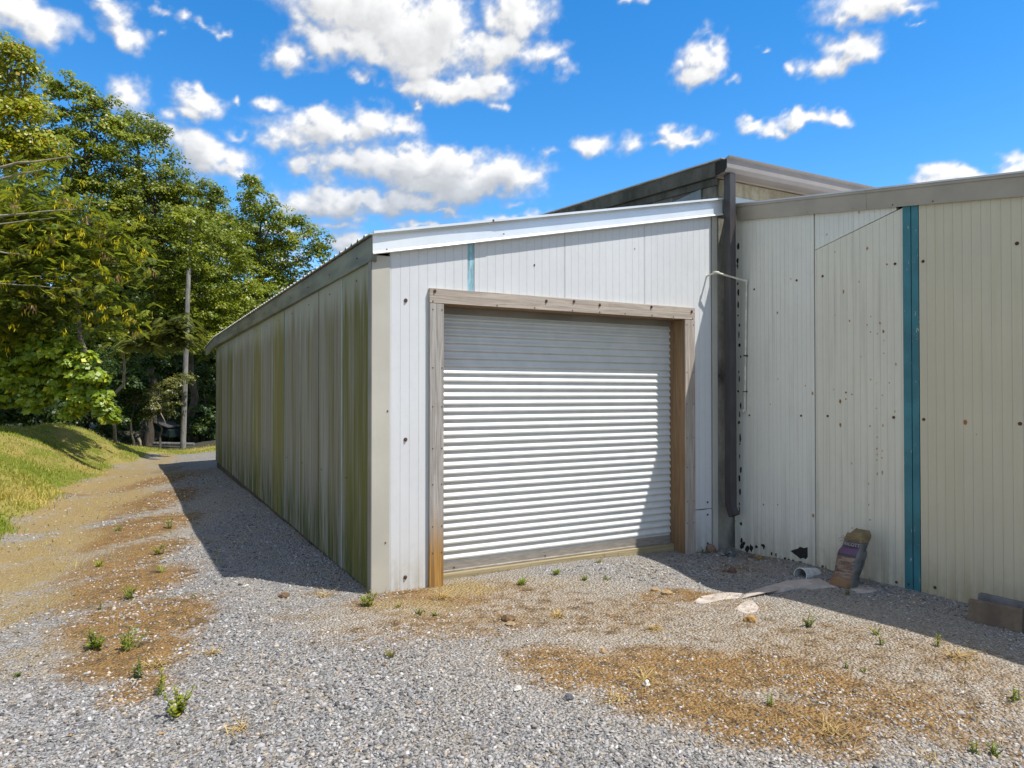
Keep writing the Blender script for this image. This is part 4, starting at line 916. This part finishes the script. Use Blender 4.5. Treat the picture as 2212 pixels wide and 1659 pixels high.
# deep shade trees that close the wood behind
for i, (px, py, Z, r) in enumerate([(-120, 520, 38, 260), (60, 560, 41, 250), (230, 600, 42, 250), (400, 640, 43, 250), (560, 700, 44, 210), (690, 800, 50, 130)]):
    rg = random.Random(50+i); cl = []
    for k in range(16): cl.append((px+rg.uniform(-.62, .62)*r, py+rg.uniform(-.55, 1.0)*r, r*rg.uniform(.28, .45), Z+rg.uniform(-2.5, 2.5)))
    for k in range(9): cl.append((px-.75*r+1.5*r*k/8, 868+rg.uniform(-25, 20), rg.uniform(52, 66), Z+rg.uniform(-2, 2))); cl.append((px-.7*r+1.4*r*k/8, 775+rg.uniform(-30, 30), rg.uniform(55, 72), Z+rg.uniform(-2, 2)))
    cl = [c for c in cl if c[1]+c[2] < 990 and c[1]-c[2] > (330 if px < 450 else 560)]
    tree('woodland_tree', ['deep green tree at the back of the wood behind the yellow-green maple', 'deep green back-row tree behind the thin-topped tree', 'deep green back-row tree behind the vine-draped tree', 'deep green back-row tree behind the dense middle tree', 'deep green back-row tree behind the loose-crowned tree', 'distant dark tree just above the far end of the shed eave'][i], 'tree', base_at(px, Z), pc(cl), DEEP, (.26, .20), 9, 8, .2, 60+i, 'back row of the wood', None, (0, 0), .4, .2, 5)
# shrubs in the dark hollow
for i, (lab, px, Z, cl) in enumerate([
    ('low dark green undergrowth along the far end of the track, around hopper and pole', 350, 30, [(225,930,16,27.5),(250,940,15,28),(278,944,13,28.5),(345,952,11,31),(372,954,11,31),(420,948,16,31.5),(446,946,16,31.5),(462,940,20,32)]),
    ('dark shrub hiding the tree trunks between vine thicket and utility pole', 290, 26.5, [(285,825,36,26.5),(270,870,30,26.5),(300,905,26,27),(262,800,36,27),(255,915,22,26),(330,790,34,27.5)]),
    ('dark undergrowth behind the bank crest below the vine thicket', 120, 23, [(60,885,44,23.5),(110,880,44,24),(160,885,42,24.5),(205,893,38,25),(90,850,50,25),(180,850,50,26),(140,905,26,23.5),(30,850,50,24)]),
    ('dark undergrowth at the back of the hollow above the hopper', 340, 34, [(300,840,60,34),(350,800,60,34),(400,850,60,34.5),(330,900,50,34),(390,910,44,34),(280,780,60,34),(440,780,60,34.5)]),
    ('dark shrub under the trees right of the utility pole', 440, 31, [(440,900,32,31),(425,930,22,30.5),(452,930,20,31),(448,860,34,32),(440,820,36,32)]),
    ('dark shrub filling the hollow between bank and utility pole', 300, 31, [(270,880,40,31),(235,900,34,30.5),(310,905,36,31.5),(360,905,34,32),(385,940,18,31)]),
    ('dark shrub at the left edge on top of the bank', 10, 21, [(-20,880,50,21),(30,890,34,20.5),(70,895,28,21),(120,900,24,22),(-60,850,60,21)])]):
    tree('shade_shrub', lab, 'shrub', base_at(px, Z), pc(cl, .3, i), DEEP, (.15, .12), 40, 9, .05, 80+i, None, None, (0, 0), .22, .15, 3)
# ivy-like heart-leaved vine thicket hanging over the bank
VINE = ((.15, .24, .02), (.38, .48, .04), (.60, .55, .02), .10)
vt = tree('vine_thicket', 'heart-leaved vine thicket hanging over the grass bank at left', 'vine', base_at(110, 24), pc([(-30,745,70,18.4),(40,735,48,18.2),(95,745,46,18),(140,770,42,18),(180,790,32,17.8),(205,812,24,17.8),(215,845,16,17.8),(60,800,50,18.2),(120,815,38,18),(170,830,26,17.9),(10,830,50,18.4),(75,855,34,18.2),(224,868,11,17.8),(230,888,8,17.8),(233,903,5,17.8),(172,862,12,17.8),(168,880,8,17.8),(186,872,8,17.8),(155,850,14,17.9),(150,892,6,17.8),(-40,690,60,18.5)], .15), VINE, (.19, .17), 62, 9, .035, 91, None, None, (0, 0), .14, .35, 6, .9)
hv = MB(); rg = random.Random(3)
for (x0, y0, x1, y1) in [(228,850,232,915),(172,850,150,918),(150,830,190,905),(340,870,358,915),(165,700,190,780),(196,800,200,905)]:
    a, b = deep(x0, y0, 18), deep(x1, y1, 18); MB().tube(wobble(a, b, rg, 6, .06), .012, 4).build('hanging_stem', m_barkp, vt, 0, True)
# feathery silk tree with yellow pods
def silk_tree():
    bx, by = base_at(-130, 18.5); bz = float(gh(bx, by))
    root = thing('silk_tree', 'feathery silk tree with hanging yellow seed pods reaching in from the left', 'tree', (bx, by, bz))
    rg = random.Random(17); r = np.random.default_rng(17)
    tips = [(60,405,17.5),(150,440,18),(215,470,18.5),(265,500,19),(110,520,17),(200,540,18),(255,575,18.5),(50,590,16.8),(130,600,17),(215,640,18),(60,660,17),(140,665,17.5),(250,690,18.5),(10,470,17),(10,540,17),(20,640,16.8),(100,470,17.5),(300,540,19.5),(320,580,20),(90,355,18.5),(180,500,18),(170,580,17.6),(30,700,17.2)]
    tp = np.array([bx+.8, by+.2, bz+4.2]); trunk = wobble((bx, by, bz-.1), tp, rg, 6, .04)
    MB().tube(trunk, [.16, .14, .13, .12, .11, .1, .09], 8).build('trunk', m_barkp, root, 0, True)
    V = []; C = []; pods = []; pc_ = []
    def frond(p, d, L):
        nonlocal V, C
        up_ = np.array([0, 0, 1.]); s = np.cross(d, up_); s /= np.linalg.norm(s)+1e-9; nrm = np.cross(s, d)
        dark = rg.random(); base = np.array([.13, .19, .05])*(1-dark)+np.array([.40, .44, .06])*dark
        if rg.random() < .10: base = np.array([.46, .44, .05])
        m = 9
        for k in range(m):
            t = .12+.88*k/m; q = p+d*L*t-np.array([0, 0, .35*L*t*t]); pl = L*.36*sin(pi*min(1, .18+.78*t))+.03
            for sg in (-1, 1):
                e = unit(s*sg*.9+d*.45-np.array([0, 0, .22])+nrm*.1); wv = unit(np.cross(e, nrm))*.022
                V.append([q, q+e*pl*.5+wv, q+e*pl, q+e*pl*.5-wv]); C.append(base*rg.uniform(.75, 1.25))
    limbs = []
    for (x, y, Z) in tips:
        e = deep(x, y, Z); j = min(range(2, 7), key=lambda j: abs(trunk[j][2]-e[2]+.6)); a = np.array(trunk[j])
        mid = (a+e)/2+np.array([0, 0, .35]); q = [a+(mid-a)*t for t in (0, .5)]+[mid+(e-mid)*t for t in (0, .35, .7, 1.)]
        q = [v+np.array([rg.gauss(0, .06), rg.gauss(0, .06), rg.gauss(0, .05)]) for v in q]
        MB().tube(q, [.045, .038, .032, .024, .017, .01], 5).build('limb', m_barkp, root, 0, True)
        for k in range(170):
            t = rg.uniform(.38, 1.06); i0 = min(4, int(t*5)); p = q[i0]+(q[min(5, i0+1)]-q[i0])*(t*5-i0)
            p = p+np.array([rg.gauss(0, .32), rg.gauss(0, .32), rg.gauss(-.05, .26)])
            th = rg.uniform(0, 2*pi); d = unit(np.array([cos(th), sin(th), rg.uniform(-.5, .25)]))
            frond(p, d, rg.uniform(.20, .36))
        for k in range(8 if rg.random() < .85 else 3):
            p = e+np.array([rg.gauss(-.1, .45), rg.gauss(0, .45), rg.gauss(-.1, .3)])
            cl_ = rg.random(); pcx = np.array([.72, .58, .015]) if cl_ < .78 else np.array([.50, .30, .16])
            for z in range(rg.randint(7, 15)):
                th = rg.uniform(0, 6.28); s = np.array([cos(th), sin(th), 0])*.013; d = np.array([rg.gauss(0, .3), rg.gauss(0, .3), -1.]); L = rg.uniform(.09, .16); o_ = p+np.array([rg.gauss(0, .055), rg.gauss(0, .055), rg.gauss(0, .05)])
                pods.append([o_, o_+d*L*.5+s, o_+d*L, o_+d*L*.5-s]); pc_.append(pcx*rg.uniform(.7, 1.2))
    for (x0, y0, x1, y1, r0) in [(-60, 372, 150, 338, .045), (-60, 400, 95, 366, .04), (-50, 470, 165, 452, .036), (-40, 488, 120, 470, .025), (-40, 540, 70, 552, .03), (-30, 610, 130, 622, .022)]:
        q = wobble(deep(x0, y0, 16.3), deep(x1, y1, 16.6), rg, 6, .018); MB().tube(q, [r0*(1-.12*i) for i in range(7)], 6).build('bare_branch', m_barkp, root, 0, True)
    V = np.array(V); n = len(V); mesh_np('crown', V.reshape(-1, 3), np.arange(n*4).reshape(-1, 4), m_frond, root, np.repeat(np.array(C), 4, 0))
    Pd = np.array(pods); n = len(Pd); o = mesh_np('seed_pods', Pd.reshape(-1, 3), np.arange(n*4).reshape(-1, 4), m_frond, root, np.repeat(np.array(pc_), 4, 0)); o['kind'] = 'stuff'
silk_tree()
def frond_bough():
    bx, by = base_at(250, 24.5); bz = float(gh(bx, by)); root = thing('young_silk_tree', 'small silk tree stretching a feathery bough across the dark hollow', 'tree', (bx, by, bz))
    rg = random.Random(29); V = []; C = []
    tp = deep(265, 745, 23.5); trunk = wobble((bx, by, bz-.1), tp, rg, 5, .05); MB().tube(trunk, [.06, .055, .05, .045, .04, .03], 6).build('trunk', m_barkp, root, 0, True)
    q = [tp, deep(300, 735, 23.2), deep(340, 728, 23), deep(380, 722, 22.8), deep(405, 735, 22.8)]
    MB().tube(q, [.03, .026, .02, .015, .008], 5).build('limb', m_barkp, root, 0, True)
    q2 = [deep(340, 728, 23), deep(370, 700, 23), deep(395, 690, 23)]; MB().tube(q2, [.02, .014, .008], 5).build('limb', m_barkp, root, 0, True)
    for k in range(300):
        qq = q if k < 205 else q2; t = rg.random()*(len(qq)-1.001); i = int(t); p = qq[i]+(qq[i+1]-qq[i])*(t-i)+np.array([rg.gauss(0, .22), rg.gauss(0, .25), rg.gauss(0, .14)])
        th = rg.uniform(0, 6.28); d = unit(np.array([cos(th), sin(th), rg.uniform(-.6, .2)])); L = rg.uniform(.35, .6); s = unit(np.cross(d, (0, 0, 1.))); nrm = np.cross(s, d)
        base = np.array([.10, .13, .04])*(1-rg.random()*.2)+rg.random()*np.array([.16, .15, .02])
        for m in range(9):
            t2 = .12+.88*m/9; qv = p+d*L*t2-np.array([0, 0, .35*L*t2*t2]); pl = L*.36*sin(pi*min(1, .18+.78*t2))+.03
            for sg in (-1, 1):
                e = unit(s*sg*.9+d*.45-np.array([0, 0, .22])); wv = unit(np.cross(e, nrm))*.034; V.append([qv, qv+e*pl*.5+wv, qv+e*pl, qv+e*pl*.5-wv]); C.append(base)
    V = np.array(V); n = len(V); mesh_np('crown', V.reshape(-1, 3), np.arange(n*4).reshape(-1, 4), m_frond, root, np.repeat(np.array(C), 4, 0))
frond_bough()

# ------------------------------------------------------------------ utility pole, hopper, log, far house
pb = at(395, 968)
m_pole = bark_mat('silvered_pole_wood', (.15, .14, .125), (.30, .285, .26))
Zp = float((pb-CAM)@FW); pt = deep(411, 470, Zp+.3); pl_ = thing('utility_pole', 'slightly leaning bare grey wooden utility pole at the end of the gravel track', 'utility pole', pb)
MB().tube([pb+np.array([0, 0, -.3]), pb*.8+pt*.2, pb*.6+pt*.4, pb*.4+pt*.6, pt], [.108, .104, .098, .092, .08], 14).build('shaft', m_pole, pl_, 0, True)
MB().tube([pb+(pt-pb)*.58, pb+(pt-pb)*.584], .118, 14).build('strap', m_boltd, pl_)
MB().tube([pb+(pt-pb)*.30, pb+(pt-pb)*.303], .124, 14).build('strap', m_boltd, pl_)
# tilted dark green hopper
m_hop = plain('dark_green_painted_steel', (.014, .026, .026), .75, .2, 6, spec=.2); m_hop2 = plain('rusty_dark_steel', (.045, .038, .03), .7, .3, 6)
Zh = 29.0; hp = thing('steel_hopper', 'tilted dark green steel hopper standing on a thin post beside the bank', 'hopper', at(322, 962))
def hp_(x, y, d=0): return deep(x, y, Zh+d)
A = [hp_(315, 906), hp_(366, 930), hp_(366, 945), hp_(349, 940), hp_(315, 920)]; back = np.array([FW[0], FW[1], 0])*1.1
MB().loft([A, [a+back for a in A]]).build('bin_rim', m_hop, hp)
A = [hp_(318, 921, .04), hp_(350, 936, .04), hp_(348, 944, .04), hp_(326, 958, .04), hp_(319, 956, .04)]
MB().loft([A, [a+back*.9 for a in A]]).build('bin_body', m_hop2, hp)
MB().loft([[hp_(312, 904, -.05), hp_(362, 922, -.05), hp_(362, 924.5, -.05), hp_(312, 906.5, -.05)], [v+back*1.1 for v in (hp_(312, 904, -.05), hp_(362, 922, -.05), hp_(362, 924.5, -.05), hp_(312, 906.5, -.05))]]).build('lid', plain('worn_grey_lid', (.07, .07, .068), .8, .2, 6, spec=.2), hp)
for x in (317, 320.5):
    b0 = hp_(x, 964, -.02); MB().tube([hp_(x-1, 908, -.02), b0], .025, 6).build('post', plain('thin_grey_post', (.14, .15, .15), .5, .1, 5) if x < 319 else m_hop2, hp)
MB().tube([hp_(328, 925, -.03), hp_(318, 938, -.03)], .018, 5).build('brace', bpy.data.materials['thin_grey_post'], hp)
st = MB().tube([at(300, 962)+np.array([0, 0, -.1]), hp_(306, 935, .4), hp_(312, 905, .5), hp_(315, 895, .5)], [.22, .17, .12, .08], 8).build('tree_stump', m_barkp, None, 0, True)
tag(st, 'leaning pale tree stump behind the dark green hopper', 'stump')
la, lb = at(318, 963), at(398, 966); lg_ = MB().tube([la+np.array([0, .4, .06]), (la+lb)/2+np.array([0, .45, .07]), lb+np.array([.4, .5, .06])], [.09, .085, .075], 8).build('fallen_log', bark_mat('grey_log', (.10, .10, .10), (.20, .20, .20)), None, 0, True)
tag(lg_, 'grey fallen log lying at the foot of the utility pole', 'log')
fp = deep(455, 845, 62); fz = float(gh(fp[0], fp[1])); fh = thing('white_house', 'white house with reddish roof barely glimpsed through leaves beyond the shed end', 'house', (fp[0], fp[1], fz))
MB().box(fp[0]-1.6, fp[0]+2.5, fp[1], fp[1]+3, fz-.5, 2.3).build('wall', plain('white_siding', (.75, .75, .75), .6, .05), fh)
MB().prism_y([(fp[0]-1.9, 2.3), (fp[0]+2.8, 2.3), (fp[0]+.4, 3.6)], fp[1]-.2, fp[1]+3.2).build('roof', plain('reddish_roof', (.30, .10, .07), .7, .1), fh)

# ------------------------------------------------------------------ weeds and dry tufts, one by one
def weed(label, px, py, h, style='bush', n=7, col=None, seed=0, group='weeds in the gravel'):
    rg = random.Random(int(px*7+py)+seed); p = at(px, py); V = []; C = []
    col = col or ((.12, .19, .016), (.36, .42, .04))
    def leaf(q, d, L, w):
        s = unit(np.cross(d, (0.1, .05, 1.)))*w*.5; V.append([q, q+d*L*.5+s, q+d*L, q+d*L*.5-s]); t = rg.random(); C.append(np.array(col[0])*(1-t)+np.array(col[1])*t)
    st = MB()
    for k in range(n):
        th = rg.uniform(0, 6.28); sp = {'bush': 1.1, 'grass': .45, 'stem': .30, 'flat': 1.6}[style]
        d = unit(np.array([cos(th)*sp*rg.random(), sin(th)*sp*rg.random(), 1.])); hh = h*rg.uniform(.55, 1.); r0 = p+np.array([rg.gauss(0, .12*h), rg.gauss(0, .12*h), -.005])
        if style == 'grass':
            for m in range(6):
                th2 = th+rg.gauss(0, .8); dd = unit(np.array([cos(th2)*.7, sin(th2)*.7, rg.uniform(.5, 1.3)])); leaf(r0, dd, hh*rg.uniform(.7, 1.1), .008)
            continue
        st.tube([r0, r0+d*hh*.5, r0+d*hh], [.004, .003, .002], 4)
        for m in range(13):
            t = .08+.92*m/12; th2 = rg.uniform(0, 6.28); dd = unit(np.array([cos(th2), sin(th2), rg.uniform(.0, .9)])); leaf(r0+d*hh*t, dd, h*rg.uniform(.16, .30)*(1.15-.5*t), h*.085+.006)
    root = thing('weed', label, 'weed', p, group); V = np.array(V); m = len(V)
    mesh_np('foliage', V.reshape(-1, 3), np.arange(m*4).reshape(-1, 4), m_leaf, root, np.repeat(np.array(C), 4, 0))
    if st.v: st.build('stem', m_wstem, root)
    return root
m_wstem = plain('weed_stem', (.16, .19, .05), .7, .2, 30)
YG = ((.18, .24, .016), (.48, .48, .035)); DG = ((.06, .11, .016), (.17, .24, .03)); GY = ((.20, .20, .05), (.42, .36, .12))
for a in [('bright green bushy weed in the grey gravel, nearest the camera', 385, 1541, .17, 'bush', 12, YG),
 ('upright weed with yellow tips just behind the nearest bushy weed', 345, 1500, .15, 'stem', 3, YG),
 ('round leafy weed at the left end of the brown litter strip', 203, 1403, .17, 'bush', 13),
 ('loose sprawling weed right of the round leafy weed', 276, 1405, .20, 'bush', 6),
 ('dark thin weed at the near tip of the brown litter strip', 292, 1466, .15, 'stem', 4, DG),
 ('small weed tuft in the middle of the litter strip, left track', 280, 1293, .15, 'bush', 7),
 ('tiny dark weed left of the weed tuft on the litter strip', 217, 1316, .09, 'stem', 2, DG),
 ('weed sprig at the right edge of the litter strip beside gravel', 345, 1237, .16, 'grass', 4),
 ('low yellowish weed mat on the left track', 214, 1224, .13, 'grass', 8, YG),
 ('twiggy weed beside the shed shadow on the track', 345, 1197, .18, 'bush', 5, YG),
 ('upright weed farthest along the track', 364, 1141, .20, 'bush', 4),
 ('low spreading weed far along the litter strip', 252, 1147, .12, 'grass', 6),
 ('tiny weed between the litter strip and shed shadow point', 418, 1289, .09, 'grass', 3),
 ('pale weed tuft alone far left on the dry verge', 34, 1463, .07, 'grass', 4, DG),
 ('yellow-green weed clump at the foot of the shed corner', 793, 1309, .15, 'bush', 12, YG),
 ('olive weed tuft by the front wall below the rusty bolt', 860, 1312, .09, 'grass', 5, GY),
 ('small dark weed pair in gravel below the jamb foot', 905, 1326, .07, 'flat', 6),
 ('low weed right of the dark weed pair', 940, 1330, .06, 'flat', 5),
 ('greyish weed tuft at the edge of the open grey gravel', 846, 1420, .10, 'grass', 7, GY),
 ('grass clump in front of the door sill, leftmost of three', 1128, 1263, .11, 'grass', 14),
 ('grass clump against the door sill, dark and bushy', 1204, 1241, .11, 'grass', 12),
 ('flat pale weed mat right of the dark sill grass', 1262, 1253, .08, 'flat', 8, YG),
 ('flat weed mat nearest the shadow edge before the door', 1310, 1252, .07, 'flat', 6),
 ('thin weed growing against the sill beam', 1295, 1215, .09, 'grass', 6, GY),
 ('small weed at the foot of the white wall by the reddish stone', 1520, 1196, .09, 'bush', 5, DG),
 ('twiggy weed in sunlit gravel below the drain pipe', 1742, 1352, .13, 'bush', 6),
 ('weed in the shaded gravel right of the mulch sack', 1832, 1285, .07, 'bush', 5),
 ('yellow-topped weed on the shadow edge', 1894, 1372, .09, 'bush', 4, YG),
 ('narrow weed just below the yellow-topped weed', 1903, 1393, .09, 'stem', 3),
 ('upright weed standing in the wing shadow', 2026, 1395, .10, 'stem', 3, YG),
 ('tiny weed sprout in the middle of the right-hand litter', 1665, 1523, .09, 'stem', 3),
 ('small weed pair left of the straw tuft on the shadow edge', 1826, 1443, .06, 'stem', 3),
 ('low weed right of the small weed pair', 1864, 1450, .05, 'flat', 4, YG),
 ('weed at the right frame edge above the bottom corner', 2190, 1512, .12, 'stem', 4),
 ('bright weed in the bottom right corner, larger one', 2152, 1632, .085, 'bush', 6),
 ('bright narrow weed left of the larger corner weed', 2102, 1628, .085, 'stem', 3)]:
    weed(*a)
def tuft(label, px, py, L, n, seed=0, up_=.35):
    rg = np.random.default_rng(int(px+py)+seed); p = at(px, py); th = rg.random(n)*2*pi; t = rg.random(n)[:, None]
    x = p[0]+rg.normal(0, .25*L, n); y = p[1]+rg.normal(0, .25*L, n)
    v, f, m, _, c = strips(x, y, gh(x, y)+.004, L*(.5+.7*rg.random(n)), .004+.003*rg.random(n), th, np.abs(rg.normal(up_, .3, n)), np.array([.36, .24, .09])*(1-t)+np.array([.62, .46, .20])*t, .5)
    o = mesh_np('dry_grass_tuft', v, f, m_straw, None, c); tag(o, label, 'dry grass', 'dry grass tufts'); o.location = (0, 0, 0)
for a in [('long straw tuft lying across the lower right litter', 1795, 1580, .16, 45), ('pale straw tuft on the shadow edge by the right wall', 2075, 1420, .17, 50), ('straw tuft right of centre on dark damp litter', 1392, 1470, .15, 60), ('small straw tuft at the lower edge of the litter', 1334, 1512, .12, 30),
 ('bushy tan tuft in front of the door near the shadow', 1205, 1332, .10, 90), ('straw heap before the left door jamb', 955, 1292, .13, 150), ('flattened straw left of the doorway clods', 700, 1288, .12, 40), ('pale straw beside the loose sprawling weed', 330, 1440, .16, 70), ('straw tuft lowest along the grey gravel, left of centre', 512, 1580, .11, 35), ('tan tuft left of the orange stone', 1415, 1360, .09, 60), ('thin straw at the bottom right corner', 2012, 1640, .10, 14), ('orange-tan straw on gravel right of the track', 460, 1412, .10, 50)]: tuft(*a)
